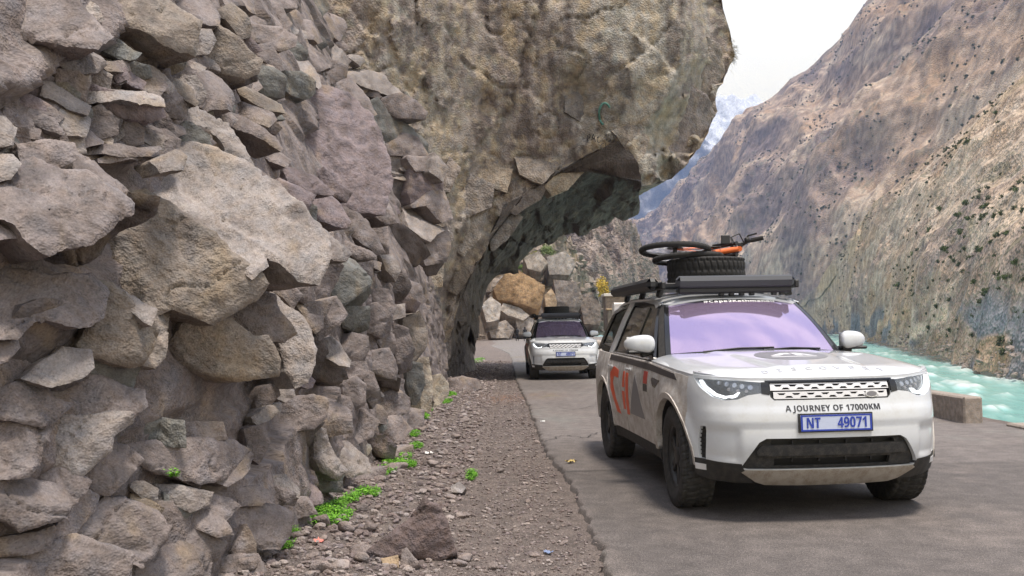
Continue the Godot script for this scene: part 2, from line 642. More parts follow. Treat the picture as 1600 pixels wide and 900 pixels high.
func build_mountains():
	# snow range at the head of the valley
	loft_mountain("snow_mountain", pxl([[700, 520, 3000], [900, 520, 3100], [1050, 520, 3200], [1180, 520, 3200], [1300, 515, 3200], [1500, 510, 3200]]),
		pxl([[700, 330, 3900], [860, 262, 4000], [960, 228, 4050], [1050, 200, 4100], [1110, 176, 4100], [1148, 170, 4100], [1185, 166, 4100], [1230, 190, 4200], [1300, 180, 4200], [1500, 150, 4200]]), {
		"nu": 220, "nv": 130, "amp": 190.0, "scale": 850.0, "bow": 1.15, "hold": 0.5, "seed": 31.0, "flip": false,
		"col": func(q, t, up):
			var n: float = nz.mf.get_noise_3d(q.x * 0.007, q.y * 0.007, q.z * 0.007)
			var rib: float = nz.mt.get_noise_3d(q.x * 0.010, q.y * 0.0025, q.z * 0.010)
			var base = Color(0.17, 0.155, 0.145).lerp(Color(0.28, 0.255, 0.235), clampf(0.5 + n, 0, 1))
			var snow = smoothstep(0.50, 0.74, t + 0.20 * n + 0.14 * rib + (up - 0.5) * 0.25)
			return base.lerp(Color(0.86, 0.88, 0.92), snow)})
	var rock_col = func(q0, t, up, pale, mid, dark, rust, scrub, k, zs):
		var q := Vector3(q0.x * (0.5 + 0.5 * zs), q0.y, q0.z * zs)
		var n: float = nz.mf.get_noise_3d(q.x * 0.009 * k, q.y * 0.009 * k, q.z * 0.009 * k)
		var n2: float = nz.mf.get_noise_3d(q.x * 0.035 * k + 40.0, q.y * 0.035 * k, q.z * 0.035 * k)
		var n3: float = nz.mf.get_noise_3d(q.x * 0.15 * k + 80.0, q.y * 0.15 * k, q.z * 0.15 * k)
		var c = mid.lerp(dark, smoothstep(-0.1, 0.45, n + 0.5 * n2))
		c = c.lerp(rust, smoothstep(0.10, 0.45, n2 * 0.8 - n * 0.6) * 0.55)
		# pale scree lying in slanting runnels
		var sl: float = nz.mf.get_noise_3d((q.x * 0.7 + q.y * 0.75) * 0.022 * k, (q.y - q.x) * 0.004 * k, q.z * 0.010 * k)
		c = c.lerp(pale, smoothstep(0.10, 0.34, sl + 0.25 * n3) * 0.75)
		c = c * (1.0 + 0.55 * n3)
		var g = smoothstep(0.12, 0.36, n2 * 0.8 + 0.9 * n3 - 0.18 + (up - 0.55) * 0.5 + 0.3 * n)
		return c.lerp(scrub, g * 0.6) * 1.05
	# great slope across the river, crest falling from the upper right to the valley head
	loft_mountain("mountain", pxl([[1900, 640, 230], [1720, 600, 330], [1560, 545, 420], [1420, 532, 560], [1310, 526, 700], [1200, 520, 950], [1100, 517, 1300], [1040, 515, 1700], [985, 513, 2100], [930, 513, 2500]]),
		pxl([[2300, -900, 800], [1990, -560, 950], [1760, -320, 1100], [1560, -130, 1250], [1390, -2, 1400], [1290, 85, 1550], [1188, 168, 1750], [1100, 262, 2000], [1040, 325, 2250], [975, 392, 2600]]), {
		"nu": 420, "nv": 270, "amp": 74.0, "scale": 480.0, "bow": 1.0, "hold": 0.8, "seed": 3.0, "flip": true, "stretch": 0.9, "zs": 0.5,
		"col": func(q, t, up): return rock_col.call(q, t, up, Color(0.62, 0.50, 0.38), Color(0.47, 0.355, 0.265), Color(0.29, 0.225, 0.20), Color(0.56, 0.37, 0.22), Color(0.10, 0.115, 0.085), 0.8, 0.5)})
	# nearer spur at the water's edge
	loft_mountain("mountain_spur", pxl([[1960, 700, 70], [1760, 640, 86], [1600, 600, 107], [1520, 575, 138], [1450, 553, 188], [1390, 538, 270], [1335, 527, 420], [1290, 521, 640], [1240, 517, 900]]),
		pxl([[2300, -420, 200], [1960, -150, 215], [1760, 20, 235], [1605, 128, 265], [1500, 218, 305], [1420, 290, 360], [1360, 345, 440], [1300, 420, 580], [1236, 500, 920]]), {
		"nu": 420, "nv": 270, "amp": 11.0, "scale": 90.0, "bow": 0.95, "hold": 0.6, "seed": 9.0, "flip": true, "stretch": 0.9, "zs": 0.28, "foot_noise": 3.0,
		"col": func(q, t, up):
			var c = rock_col.call(q, t, up, Color(0.64, 0.52, 0.40), Color(0.52, 0.40, 0.30), Color(0.33, 0.265, 0.23), Color(0.60, 0.41, 0.25), Color(0.12, 0.13, 0.075), 2.4, 0.28)
			# ochre scree high on the spur
			var n: float = nz.mf.get_noise_3d(q.x * 0.012 + 7.0, q.y * 0.02, q.z * 0.007)
			c = c.lerp(Color(0.66, 0.50, 0.32), smoothstep(0.05, 0.35, n + (t - 0.55) * 0.8) * 0.6)
			# water-polished blue-grey bedrock outcrops along the river
			var o: float = nz.mf.get_noise_2d(q.z * 0.012, q.y * 0.05 + q.x * 0.01)
			var wet = smoothstep(0.02, 0.16, o) * smoothstep(15.0, 9.0, q.y + 6.0 + 10.0 * n)
			c = c.lerp(Color(0.24, 0.265, 0.30) * (1.0 + 0.5 * n), wet * 0.8)
			return c})

# ------------------------------------------------------------ cliff
func wall_b(d: float) -> float:
	if d < 3.0: return lerpf(2.75, 2.25, clampf((d - 1.5) / 1.5, 0, 1))
	if d < 6.0: return lerpf(2.25, 1.5, smoothstep(3.0, 6.0, d))
	if d < 17.0: return lerpf(1.5, 1.42, (d - 6.0) / 11.0)
	return lerpf(1.42, 1.75, smoothstep(17.0, 24.0, d))

func wall_x(d: float, y: float) -> float:
	return -wall_b(d) - 0.10 * maxf(y, 0.0) - 0.26 * maxf(y - 2.4, 0.0)

# where the sight line of a pixel meets the mean cliff face, moved out by prot
func wall_hit(u, v, prot = 0.0, dmax = 18.5) -> Vector3:
	var r := ray(u, v)
	r /= -r.z
	var d := 1.2
	var prev := d
	while d < dmax:
		var q := cam_pos + r * d
		if q.x < wall_x(d, q.y) + prot or q.y < 0.02:
			var lo := prev
			var hi := d
			for k in 12:
				var m := (lo + hi) * 0.5
				q = cam_pos + r * m
				if q.x < wall_x(m, q.y) + prot or q.y < 0.02: hi = m
				else: lo = m
			return cam_pos + r * hi
		prev = d
		d += 0.12
	return cam_pos + r * dmax

const TONES := [Color(0.315, 0.268, 0.25), Color(0.395, 0.348, 0.318), Color(0.255, 0.25, 0.23), Color(0.30, 0.245, 0.245), Color(0.35, 0.298, 0.252), Color(0.55, 0.48, 0.385), Color(0.205, 0.175, 0.165)]

# One broken block of rock: a front face on its own tilted plane, chipped facets, bevelled rim, sides running back into the hill.
# outline in pixels of the photograph; the block has real depth and thickness.
func rock_block(outline: PackedVector2Array, o: Dictionary) -> ArrayMesh:
	var step: float = o.get("step", 4.0)
	if o.get("grow", 0.0) > 0.0:
		var gp := Geometry2D.offset_polygon(outline, o.grow, Geometry2D.JOIN_MITER)
		if gp.size() == 1: outline = gp[0]
	var sd: float = o.get("seed", 0.0)
	var lo := outline[0]
	var hi := outline[0]
	var cen := Vector2.ZERO
	for p in outline:
		lo = lo.min(p); hi = hi.max(p); cen += p
	cen /= outline.size()
	var span := sqrt((hi.x - lo.x) * (hi.y - lo.y))
	var anchor: Vector3 = o.anchor if o.has("anchor") else wall_hit(cen.x, cen.y, o.get("prot", 0.0))
	var D := -anchor.z
	var size := span / FPX * D
	var nrm: Vector3 = o.normal.normalized()
	var ring := resample(outline, step, minf(span * 0.018, 2.2), sd)
	var f := fill_poly(ring, [], step, 0.25)
	var pts: PackedVector2Array = f.p
	var nb: int = f.nb
	# chipped facets: lowest of a few planes through random spots, in units of the block's size
	var pl := []
	var r2 := RandomNumberGenerator.new()
	r2.seed = int(sd * 977.0) + 13
	var nf: int = o.get("facets", 3)
	for k in nf:
		var ang := r2.randf() * TAU
		var g: float = r2.randf_range(0.15, 0.7) * o.get("chip", 1.0)
		pl.append([Vector2(cos(ang), sin(ang)) * g, (r2.randf_range(-0.05, 0.22) if k == 0 else r2.randf_range(0.2, 0.42)) * g, k == 2 and r2.randf() < 0.6])
	var up := Vector3.UP
	var tx := up.cross(nrm).normalized()
	var ty := nrm.cross(tx)
	var bev: float = clampf(size * 0.035, 0.004, 0.016) * o.get("bevel", 1.0)
	var verts := PackedVector3Array()
	var cols := PackedColorArray()
	var groups := PackedInt32Array()
	var tone: Color = o.tone
	var amp: float = o.get("rough", 1.0)
	var pxm := D / FPX
	var crk: float = o.get("crack", 1.0)
	for i in pts.size():
		var q := pts[i]
		var r := ray(q.x, q.y)
		var den := r.dot(nrm)
		if absf(den) < 0.12: den = -0.12
		var t := (anchor - cam_pos).dot(nrm) / den
		t = clampf(t, D * 0.72, D * 1.35)
		var w := cam_pos + r * t
		var loc := Vector2((w - anchor).dot(tx), (w - anchor).dot(ty)) / maxf(size, 0.02)
		var h := 0.0
		var fg := 1
		for k in pl.size():
			var hk: float = pl[k][0].dot(loc) + pl[k][1]
			if pl[k][2]:
				# a hollow, scooped side
				if -hk * 0.7 > h:
					h = -hk * 0.7; fg = k + 2
			elif hk < h:
				h = hk; fg = k + 2
		h *= size
		h = maxf(h, -size * 0.4)
		groups.append(fg)
		var e := 0.0 if i < nb else edge_dist(q, outline) * pxm
		var bw = bev * (1.6 + 1.2 * nz.hi.get_noise_3dv(w * 0.6))
		h -= bev * pow(1.0 - clampf(e / maxf(bw, 0.004), 0.0, 1.0), 2.0)
		var n1: float = nz.mid.get_noise_3dv(w * 1.3)
		var n2: float = nz.hi.get_noise_3dv(w * 1.1)
		var n3: float = nz.ridge.get_noise_3dv(w * 2.2)
		var hs := clampf(size, 0.08, 1.2)
		h += amp * (n1 * 0.016 * hs + n2 * 0.004 * sqrt(hs) + (n3 - 0.3) * 0.015 * hs)
		# bedding steps and hairline cracks
		var bed: float = (w.y * 0.8 + w.x * 0.45 - w.z * 0.35) * 5.0 + nz.mid.get_noise_3dv(w * 0.9) * 1.6
		h += amp * 0.010 * (smoothstep(0.35, 0.65, bed - floorf(bed)) - 0.5) * minf(hs * 2.0, 1.0)
		var ck: float = absf(nz.crack.get_noise_3d(w.x * 1.5 + sd, w.y * 1.5, w.z * 1.5))
		h -= crk * 0.03 * (1.0 - smoothstep(0.0, 0.022, ck)) * minf(hs * 2.0, 1.0)
		w += nrm * h
		verts.append(w)
		cols.append(rock_color(tone, w, sd))
	var idx: PackedInt32Array = f.i
	# sides, running back into the hill
	var back: Vector3 = o.get("back", Vector3(-0.75, -0.05, -0.65)).normalized() * (size * 0.55 + o.get("thick", 0.10))
	var nring := 4
	var cw := verts.slice(0, nb)
	var mid := Vector3.ZERO
	for v in cw: mid += v
	mid /= nb
	var area := 0.0
	for i in nb: area += pts[i].cross(pts[(i + 1) % nb])
	var prev := 0
	prev = verts.size()
	for k in range(0, nring + 1):
		var t := float(k) / nring
		var base := verts.size()
		for i in nb:
			var v := cw[i]
			var shrink := 0.05 * t
			var w := v.lerp(mid, shrink) + back * t
			w += (v - mid).normalized() * (nz.mid.get_noise_3dv(w * 2.0) * 0.04) * size * sin(t * PI) + Vector3(nz.hi.get_noise_3dv(w), nz.hi.get_noise_3dv(w + Vector3(5, 5, 5)), 0) * 0.012
			if k == 0: w = v
			verts.append(w)
			cols.append(rock_color(tone, w, sd))
			groups.append(40)
		if k == 0: continue
		for i in nb:
			var j := (i + 1) % nb
			var a := prev + i
			var b := prev + j
			var c := base + i
			var d := base + j
			if area > 0: idx.append_array([a, c, b, b, c, d])
			else: idx.append_array([a, b, c, b, d, c])
		prev = base
	return mesh_of(verts, idx, cols, true, groups)

func rock_color(tone: Color, w: Vector3, sd: float) -> Color:
	var a: float = nz.mid.get_noise_3d(w.x * 0.7, w.y * 0.7, w.z * 0.7)
	var b: float = nz.hi.get_noise_3d(w.x * 0.5 + 30.0, w.y * 0.5, w.z * 0.5)
	var s: float = nz.mid.get_noise_3d(w.x * 1.8 + 60.0, w.y * 0.5, w.z * 1.8 + sd)
	var c := tone * Color(0.965, 0.985, 1.02) * (1.0 + 0.30 * a + 0.18 * b)
	# ochre and dark mineral stains
	c = c.lerp(Color(0.40, 0.30, 0.18), smoothstep(0.18, 0.5, s) * 0.35)
	c = c.lerp(Color(0.12, 0.10, 0.095), smoothstep(0.16, 0.48, -s + 0.4 * b) * 0.5)
	c.a = 1.0
	return c

func build_cliff():
	var root := thing("rock_cliff", Vector3(-1.5, 0, -8), "fractured grey-brown cliff of jagged slabs rising beside the gravel verge", "cliff")
	# the mass behind the blocks
	var p := PackedVector3Array()
	var c := PackedColorArray()
	var gids := PackedInt32Array()
	var ds := []
	var d := 1.2
	while d < 25.5:
		ds.append(d); d *= 1.008
	var nv := 260
	for j in nv:
		var y := -0.3 + 12.0 * pow(float(j) / (nv - 1), 1.35)
		for dd in ds:
			var q := Vector3(wall_x(dd, y), y, -dd)
			# fractured planes standing at different depths
			var wq := Vector2(dd, y) + Vector2(nz.mid.get_noise_3dv(q), nz.mid.get_noise_3dv(q + Vector3(9, 9, 9))) * 0.12
			var big := clampf(dd * 0.13, 0.5, 1.1)
			var f1 := broken((wq * Vector2(0.8, 1.25)).rotated(-0.55), big, 4)
			var f2 := broken((wq * Vector2(0.9, 1.3)).rotated(-0.4), big * 0.36, 5)
			var o: float = -0.035 + f1[0] * 0.075 + f2[0] * 0.035 + nz.mid.get_noise_3dv(q * 1.5) * 0.04 + nz.hi.get_noise_3dv(q) * 0.008
			q.x += o
			gids.append(1 + f2[1])
			p.append(q - root.position)
			c.append(rock_color(Color(0.27, 0.228, 0.212), q, 1.0))
	obj("rock_face", grid_mesh(p, ds.size(), nv, c, true, gids), M.rock, root)
	# blocks traced one by one: [tilt up, out of the face (m), tone, outline ...]
	var n := 0
	var polys := []
	var spots := cliff_blocks()
	for e in spots:
		var poly := pv2(e.slice(3))
		polys.append(poly)
		var cen := Vector2.ZERO
		for q in poly: cen += q
		cen /= poly.size()
		# blocks farther along the wall turn their broken faces more squarely to the road's approach
		var face := lerpf(0.72, 1.15, smoothstep(300.0, 650.0, cen.x))
		var calm := 0.55 if cen.x < 330 and cen.y > 590 else 1.0      # the foot of the cliff is one fairly even face
		var nr := Vector3(0.72, calm * e[0] * (1.5 if e[0] > 0.0 else 1.7) + rng.randf_range(-0.08, 0.08), face).rotated(Vector3.UP, rng.randf_range(-0.28, 0.28))
		var mesh := rock_block(poly, {"normal": nr, "prot": e[1] * 1.5 * calm - 0.03, "tone": TONES[e[2]] * (0.80 + 0.20 * rng.randf()), "seed": float(n) * 1.37 + 2.0, "step": 4.5 if cen.x < 420 else 3.6, "grow": clampf(sqrt(poly_area(poly)) * (0.13 if cen.y > 420 and cen.x < 480 else 0.08), 4.0, 16.0), "chip": lerpf(1.1, 0.6, clampf((sqrt(poly_area(poly)) - 40.0) / 120.0, 0, 1))})
		var o := obj("rock", shifted(mesh, root.position), M.rock, root)
		n += 1
	# smaller broken stones wedged between them
	var region := pv2([0, 0, 535, 0, 548, 60, 585, 118, 625, 150, 640, 250, 672, 300, 688, 350, 672, 410, 645, 470, 650, 640, 625, 700, 545, 765, 470, 830, 435, 900, 0, 900])
	var tries := 0
	var made := 0
	var rest := SurfaceTool.new()
	rest.begin(Mesh.PRIMITIVE_TRIANGLES)
	while made < 210 and tries < 6000:
		tries += 1
		var q := Vector2(rng.randf_range(0, 690), rng.randf_range(0, 900))
		if not in_poly(q, region): continue
		var inside := false
		for pl in polys:
			if in_poly(q, pl):
				inside = true
				break
		if inside or (q.y > 225 and q.x < 470): continue
		var hit := wall_hit(q.x, q.y, -0.08)
		var rad := rng.randf_range(0.06, 0.20) * FPX / -hit.z
		rad = clampf(rad, 8.0, 44.0)
		var poly := PackedVector2Array()
		var k := rng.randi_range(5, 7)
		var a0 := rng.randf() * TAU
		var lean := rng.randf_range(0.2, 0.8)
		for i in k:
			var an := a0 + TAU * (i + rng.randf_range(-0.25, 0.25)) / k
			var v := Vector2(cos(an), sin(an) * rng.randf_range(0.45, 0.8)) * rad * rng.randf_range(0.75, 1.15)
			poly.append(q + v.rotated(lean))
		var mesh := rock_block(poly, {"normal": Vector3(rng.randf_range(0.4, 1.0), rng.randf_range(-0.25, 0.8), rng.randf_range(0.5, 1.2)), "prot": rng.randf_range(-0.14, 0.0), "tone": TONES[[0, 0, 3, 1, 2, 6][rng.randi() % 6]] * rng.randf_range(0.85, 1.1), "seed": 300.0 + made * 1.7, "step": 4.5, "thick": 0.05, "chip": 1.2})
		if made < 120: obj("rock", shifted(mesh, root.position), M.rock, root)
		else: rest.append_from(mesh, 0, Transform3D(Basis(), -root.position))
		made += 1
	tag(obj("rubble", rest.commit(), M.rock, root), "", "", "", "stuff")

func poly_area(p: PackedVector2Array) -> float:
	var a := 0.0
	for i in p.size(): a += p[i].cross(p[(i + 1) % p.size()])
	return absf(a) * 0.5

func shifted(m: ArrayMesh, by: Vector3) -> ArrayMesh:
	var st := SurfaceTool.new()
	st.append_from(m, 0, Transform3D(Basis(), -by))
	return st.commit()

func cliff_blocks() -> Array:  # darkest tone sits on undersides and recesses: their shade put into the colour
	return [
	# --- upper left
	[.4,.10,0, -20,-20,95,-20,120,5,145,30,167,53,150,72,110,64,60,50,0,35,-20,30],
	[-.25,-.05,6, -20,38,60,50,100,64,95,105,60,100,0,75,-20,70],
	[.2,.04,1, 97,66,120,65,165,82,170,95,152,110,120,112,97,98],
	[.0,-.06,6, 40,82,97,98,150,110,148,116,110,115,60,104],
	[.35,.10,4, 118,-20,235,-20,270,8,310,32,306,62,280,58,250,52,220,38,185,30,160,15],
	[-.2,-.06,2, 165,42,215,38,255,55,290,66,290,108,240,100,200,80,170,60],
	[.85,.08,1, 135,132,160,122,215,140,253,145,255,160,225,156,190,148,150,136],
	[-.15,.06,3, 122,134,150,137,190,150,225,158,254,163,256,181,235,187,190,180,150,166,125,150],
	[.35,.02,1, 70,128,82,130,138,168,135,176,110,165,70,142],
	[.55,.02,1, 85,165,105,170,140,185,135,205,110,200,92,190],
	[.4,.02,0, 162,100,200,95,204,103,190,108,170,105], [.2,.02,3, 178,110,195,108,198,120,185,125],
	[.3,.03,3, 200,110,226,125,222,135,200,128], [.4,.0,1, 148,116,170,110,172,118,158,121],
	[.3,.04,1, -20,176,12,180,25,198,20,222,-20,226],
	[.25,-.02,3, 0,133,30,142,80,165,85,178,50,165,0,150], [.3,.0,0, 0,153,50,168,85,186,98,206,60,192,0,172],
	[.1,-.05,0, 18,108,45,115,60,130,40,142,18,135], [.3,-.02,0, 0,92,35,100,50,112,30,112,0,104],
	[.2,.02,2, 160,62,182,62,216,86,210,93,185,86,165,76], [.35,.03,1, 235,105,262,115,281,136,275,141,250,130,232,115],
	[.4,.0,4, 258,150,275,145,279,156,262,162], [.3,-.02,0, 60,135,72,146,108,168,112,180,84,170,62,150],
	[.5,.0,0, 100,206,140,208,160,220,130,224,108,218], [.4,.0,1, 205,206,240,206,262,214,240,222,210,218],
	# --- upper middle
	[.4,.05,0, 262,-20,322,-20,345,20,340,35,320,32,305,25,290,17,266,5],
	[.6,.06,4, 262,12,290,19,308,34,300,46,285,40,262,30], [.2,.05,1, 297,48,330,46,336,60,325,80,300,83,292,72],
	[.0,.0,2, 256,32,285,42,298,50,295,68,280,58,256,58], [-.1,.02,2, 258,62,280,72,293,86,286,106,265,115,256,106],
	[.05,.10,4, 335,62,345,43,372,60,380,70,405,95,400,112,385,118,350,110,325,90,322,78],
	[-.5,.02,6, 325,93,350,112,400,115,400,125,380,131,340,119], [.2,.04,4, 340,20,365,5,385,20,392,30,395,50,380,55,365,36,356,26],
	[.35,.10,0, 393,33,440,42,460,60,458,72,440,76,410,63,393,50], [.4,.04,0, 385,5,410,8,425,25,438,39,430,40,395,31],
	[.3,.03,3, 370,48,380,50,405,72,395,76,376,65], [.3,.05,0, 402,72,420,70,438,95,436,103,425,98,405,86],
	[.4,.02,0, 425,14,440,15,453,36,450,41,435,32], [-.05,.05,2, 398,102,430,108,445,120,443,149,420,146,400,135],
	[.55,.06,0, 300,118,325,112,345,125,368,150,365,160,335,156,305,140], [.4,.05,4, 373,132,395,138,440,160,440,176,425,171,400,158,378,143],
	[.5,.05,0, 370,165,382,159,425,172,430,181,420,191,395,186,375,176], [.5,.07,0, 340,168,360,170,400,195,430,210,441,223,425,216,400,205,370,196,350,181],
	[-.3,.03,2, 352,184,373,198,404,208,432,224,420,229,385,223,368,206], [.9,.12,1, 447,102,480,100,495,115,499,127,480,115,452,112],
	[-.1,.12,2, 449,114,470,115,498,129,498,143,480,152,455,146,449,140], [.2,.10,0, 490,114,513,128,512,135,500,135,497,122],
	[.0,.04,2, 455,75,465,68,478,80,478,97,460,97,452,86], [.35,.06,0, 468,65,490,75,515,88,525,95,510,102,495,111,479,99,479,82],
	[.45,.06,0, 470,30,490,35,507,52,500,58,480,56,468,45], [-.2,.04,2, 480,59,505,60,510,70,500,76,482,66],
	[.4,.04,0, 440,6,460,12,470,28,465,40,450,30], [.4,.06,0, 495,20,505,15,525,45,530,59,515,46], [.3,.04,2, 470,-20,500,-20,512,10,505,18,490,15,470,5],
	[.4,.05,0, 520,18,530,18,541,40,535,51,522,36], [.2,.06,0, 508,97,525,96,541,106,540,116,520,126,505,116], [.5,.05,1, 515,72,530,80,546,93,540,101,525,92],
	[.45,.05,0, 410,-20,465,-20,462,8,440,5,425,12,412,6], [.4,.05,0, 345,-20,405,-20,408,5,385,4,366,3,350,14],
	[.4,.03,4, 262,118,280,122,300,140,306,161,290,151,270,136], [.35,.06,1, 283,152,300,150,330,180,355,195,390,245,395,258,380,255,345,211,310,186,290,171],
	[.05,.04,4, 338,200,350,199,391,252,385,259,372,251,350,226],
	[.3,.0,0, 262,162,280,165,290,180,275,191,262,181], [.4,.0,1, 285,183,315,186,318,196,295,200], [.3,.0,0, 265,192,285,194,288,206,268,211], [.3,.02,4, 310,196,335,201,330,213,315,211],
	[.2,.02,0, 312,212,345,216,360,238,340,240,318,228], [.3,.02,0, 400,212,430,226,455,246,448,256,420,246,402,230],
	# --- the smooth purple slab and the stack beyond it
	[.28,.14,3, 452,152,500,140,540,152,570,180,582,206,592,250,597,288,588,326,560,320,520,292,480,272,450,250,449,200],
	[.15,.22,1, 504,131,540,136,575,171,598,221,606,271,601,302,593,272,586,226,570,186,540,156,510,139],
	[.55,.12,1, 500,108,540,95,560,100,600,120,606,129,631,151,610,146,570,131,540,116], [.3,.10,0, 515,125,545,118,575,150,585,175,576,181,545,151],
	[.2,.14,2, 576,166,585,160,610,180,640,200,665,225,668,240,650,238,620,226,595,206,580,186], [.15,.14,0, 596,150,625,148,650,160,665,175,663,181,625,179,600,166],
	[.3,.12,0, 600,201,650,216,669,246,650,241,615,236,600,226], [.4,.14,1, 605,236,650,241,655,261,645,269,615,256], [.3,.08,1, 585,216,595,221,605,241,598,241,588,229],
	[.7,.14,1, 600,262,620,260,645,272,643,280,605,271], [-.15,.10,6, 602,271,642,280,650,287,640,330,632,350,615,346,612,301,605,286],
	[-.1,.16,3, 650,262,680,260,691,286,686,311,646,316,643,301], [.4,.16,1, 678,240,696,262,691,276,675,266],
	[.65,.18,1, 635,320,665,318,690,345,706,349,681,363,672,373,655,366,640,356], [-.5,.10,6, 608,351,632,356,658,381,666,396,650,416,625,416,612,391],
	[-.15,.14,0, 652,362,668,374,666,392,657,381], [.0,.12,0, 672,376,696,359,702,386,696,406,666,411,662,401], [-.7,.08,6, 650,411,690,411,680,427,650,429],
	[.4,.10,1, 600,401,612,401,623,421,620,429,608,416], [-.1,.06,6, 604,431,635,431,641,446,632,466,612,469,602,451], [.3,.10,0, 640,441,655,446,666,466,650,476,635,466],
	[.3,.14,0, 640,246,676,248,684,262,652,264], [.2,.12,0, 686,290,694,300,704,340,692,344,668,318,650,318],
	[.4,.10,3, 480,300,510,297,530,320,545,345,540,353,520,346,495,339,478,330], [.3,.12,0, 545,291,565,286,600,303,610,321,616,346,605,346,580,331,555,326,540,311],
	[.35,.10,0, 530,321,560,336,590,371,600,386,590,389,570,379,545,356], [.1,.08,3, 505,266,530,291,548,301,542,311,520,301,495,276],
	[.3,.10,3, 450,256,490,276,520,300,512,300,480,296,455,280], [.2,.06,0, 588,346,602,348,606,398,596,396,586,372],
	# --- the large pale slabs
	[.55,.16,1, 155,257,200,240,260,229,300,232,370,262,425,300,460,330,500,375,505,398,495,422,475,415,450,398,420,388,400,382,405,410,395,418,370,395,345,370,310,345,280,322,250,302,215,300,180,280],
	[.45,.16,1, 425,300,440,312,480,338,520,370,548,395,542,402,525,400,507,394,502,374,461,330],
	[.2,.08,0, 520,366,555,386,580,396,585,402,560,400,537,387], [.1,.10,2, 547,402,560,405,575,425,580,440,570,450,545,470,530,478,521,460,526,430],
	[-.5,.06,2, 545,471,575,450,582,462,560,480,535,481], [-.05,.06,0, 500,396,525,403,530,415,520,450,505,470,480,470,478,440],
	[.4,.04,0, 125,213,170,220,215,233,250,229,235,239,190,240,140,228], [.4,.05,0, 165,241,190,243,215,245,230,238,205,238,180,236],
	[.4,.20,1, 245,240,275,233,290,243,285,260,255,262], [.4,.05,0, 280,213,310,225,340,243,366,260,350,256,310,244], [.2,.06,0, 375,262,400,262,440,298,450,310,430,302,402,284],
	[.3,.08,3, 440,282,470,294,490,306,480,332,455,322,436,304],
	[.6,.20,0, 33,258,50,252,75,260,95,270,130,271,150,281,205,312,190,320,165,340,145,353,125,358,108,357,95,362,82,368,65,365,50,358,35,340,10,330,-20,328,-20,300],
	[.3,.08,0, 30,226,70,219,115,225,120,245,95,256,60,250,35,250], [.45,.12,0, 120,231,150,240,170,265,190,285,207,308,185,300,150,280,118,262],
	[.3,.08,1, -20,222,20,235,30,255,15,276,-20,283], [-.55,.06,6, -20,372,35,367,80,371,108,360,140,358,165,342,200,317,215,309,240,312,235,335,190,360,165,380,155,400,130,415,100,422,55,425,20,415,-20,405],
	[.5,.12,0, -20,340,30,345,40,360,35,367,-20,371],
	[.12,.10,4, 210,309,225,306,260,326,290,347,330,372,345,387,355,402,395,422,410,440,400,455,370,470,335,492,300,480,270,470,240,480,205,465,180,445,150,425,140,417,160,397,170,377,195,357,235,337],
	[.25,.12,0, 348,384,380,402,398,424,394,420,370,405,352,394], [-.7,.06,6, 405,386,440,397,470,417,475,425,455,431,425,416,410,401],
	[.2,.07,0, 420,416,455,432,465,450,455,460,440,456,425,441], [.1,.07,0, 466,428,478,438,478,470,466,462,458,448],
	[.5,.10,0, -20,424,50,430,80,440,110,434,140,432,158,446,153,470,135,483,115,487,90,485,70,480,45,490,28,510,20,520,-20,526],
	[-.4,.05,6, 28,513,45,491,75,482,100,489,125,488,150,480,155,487,150,510,140,525,100,540,60,570,30,600,-20,615,-20,575,25,537],
	[.3,.06,0, -20,520,25,526,28,540,10,560,-20,568], [.0,.12,4, 155,449,170,452,200,477,230,502,243,517,235,540,215,563,205,565,185,558,165,550,140,548,132,540,150,510],
	[.5,.14,1, 158,445,185,450,215,470,242,483,236,500,226,495,200,474], [.1,.10,4, 245,486,265,479,275,485,265,520,255,555,240,570,217,566,237,540],
	[.5,.09,1, 90,555,100,546,138,551,141,570,130,580,105,590,80,600,60,595,45,590,65,570], [-.8,.03,6, 78,606,105,593,135,581,145,583,140,590,105,605,85,615],
	[-.2,.03,2, 140,571,160,556,205,566,215,575,205,600,195,608,175,595,155,590], [.4,.08,0, 85,616,145,592,165,596,190,608,220,615,222,630,210,640,195,655,160,660,125,655,100,640],
	[.4,.08,0, -20,612,10,610,50,598,75,610,85,625,105,632,85,650,70,660,30,650,-20,640],
	# --- middle
	[-.05,.16,4, 280,540,300,510,335,496,360,510,395,537,415,536,430,565,428,578,400,582,370,586,345,580,310,570,285,555],
	[.12,.15,0, 340,492,365,475,405,456,425,465,430,490,450,510,455,518,445,525,425,525,400,535,385,525,362,508], [.25,.16,1, 405,454,425,455,445,480,470,500,480,520,487,545,485,570,475,590,465,595,456,580,446,540,436,500],
	[.1,.12,0, 422,531,450,522,460,560,462,590,445,580,430,555], [.3,.10,0, 425,442,450,444,466,462,460,476,445,462,430,452], [.2,.09,0, 480,474,515,474,512,486,505,495,482,490],
	[.3,.10,0, 468,470,482,492,503,497,503,510,494,516,480,500], [.3,.12,0, 515,470,525,466,540,490,530,505,515,516,500,526,506,500],
	[-.3,.06,6, 490,532,505,532,515,560,535,577,540,590,525,600,490,590,485,577], [.6,.12,1, 507,527,520,525,546,561,542,573,530,571,515,556],
	[-.3,-.12,6, 255,585,300,596,340,611,400,620,405,640,390,652,350,660,310,660,255,640], [.3,.04,0, 415,606,430,601,435,615,425,625,405,635,405,620],
	[.3,.05,1, 437,606,458,601,460,615,445,625,436,620], [.5,.06,1, 400,650,420,637,445,622,440,637,420,652,405,657], [.15,.04,0, 430,652,460,627,490,622,510,627,505,650,490,664,450,668,432,664],
	[.35,.08,0, -20,652,75,652,70,680,60,685,55,720,40,735,-20,742], [.42,.10,1, 77,666,100,657,130,657,170,652,200,652,170,675,168,695,140,720,122,735,105,725,85,718,67,700,70,680],
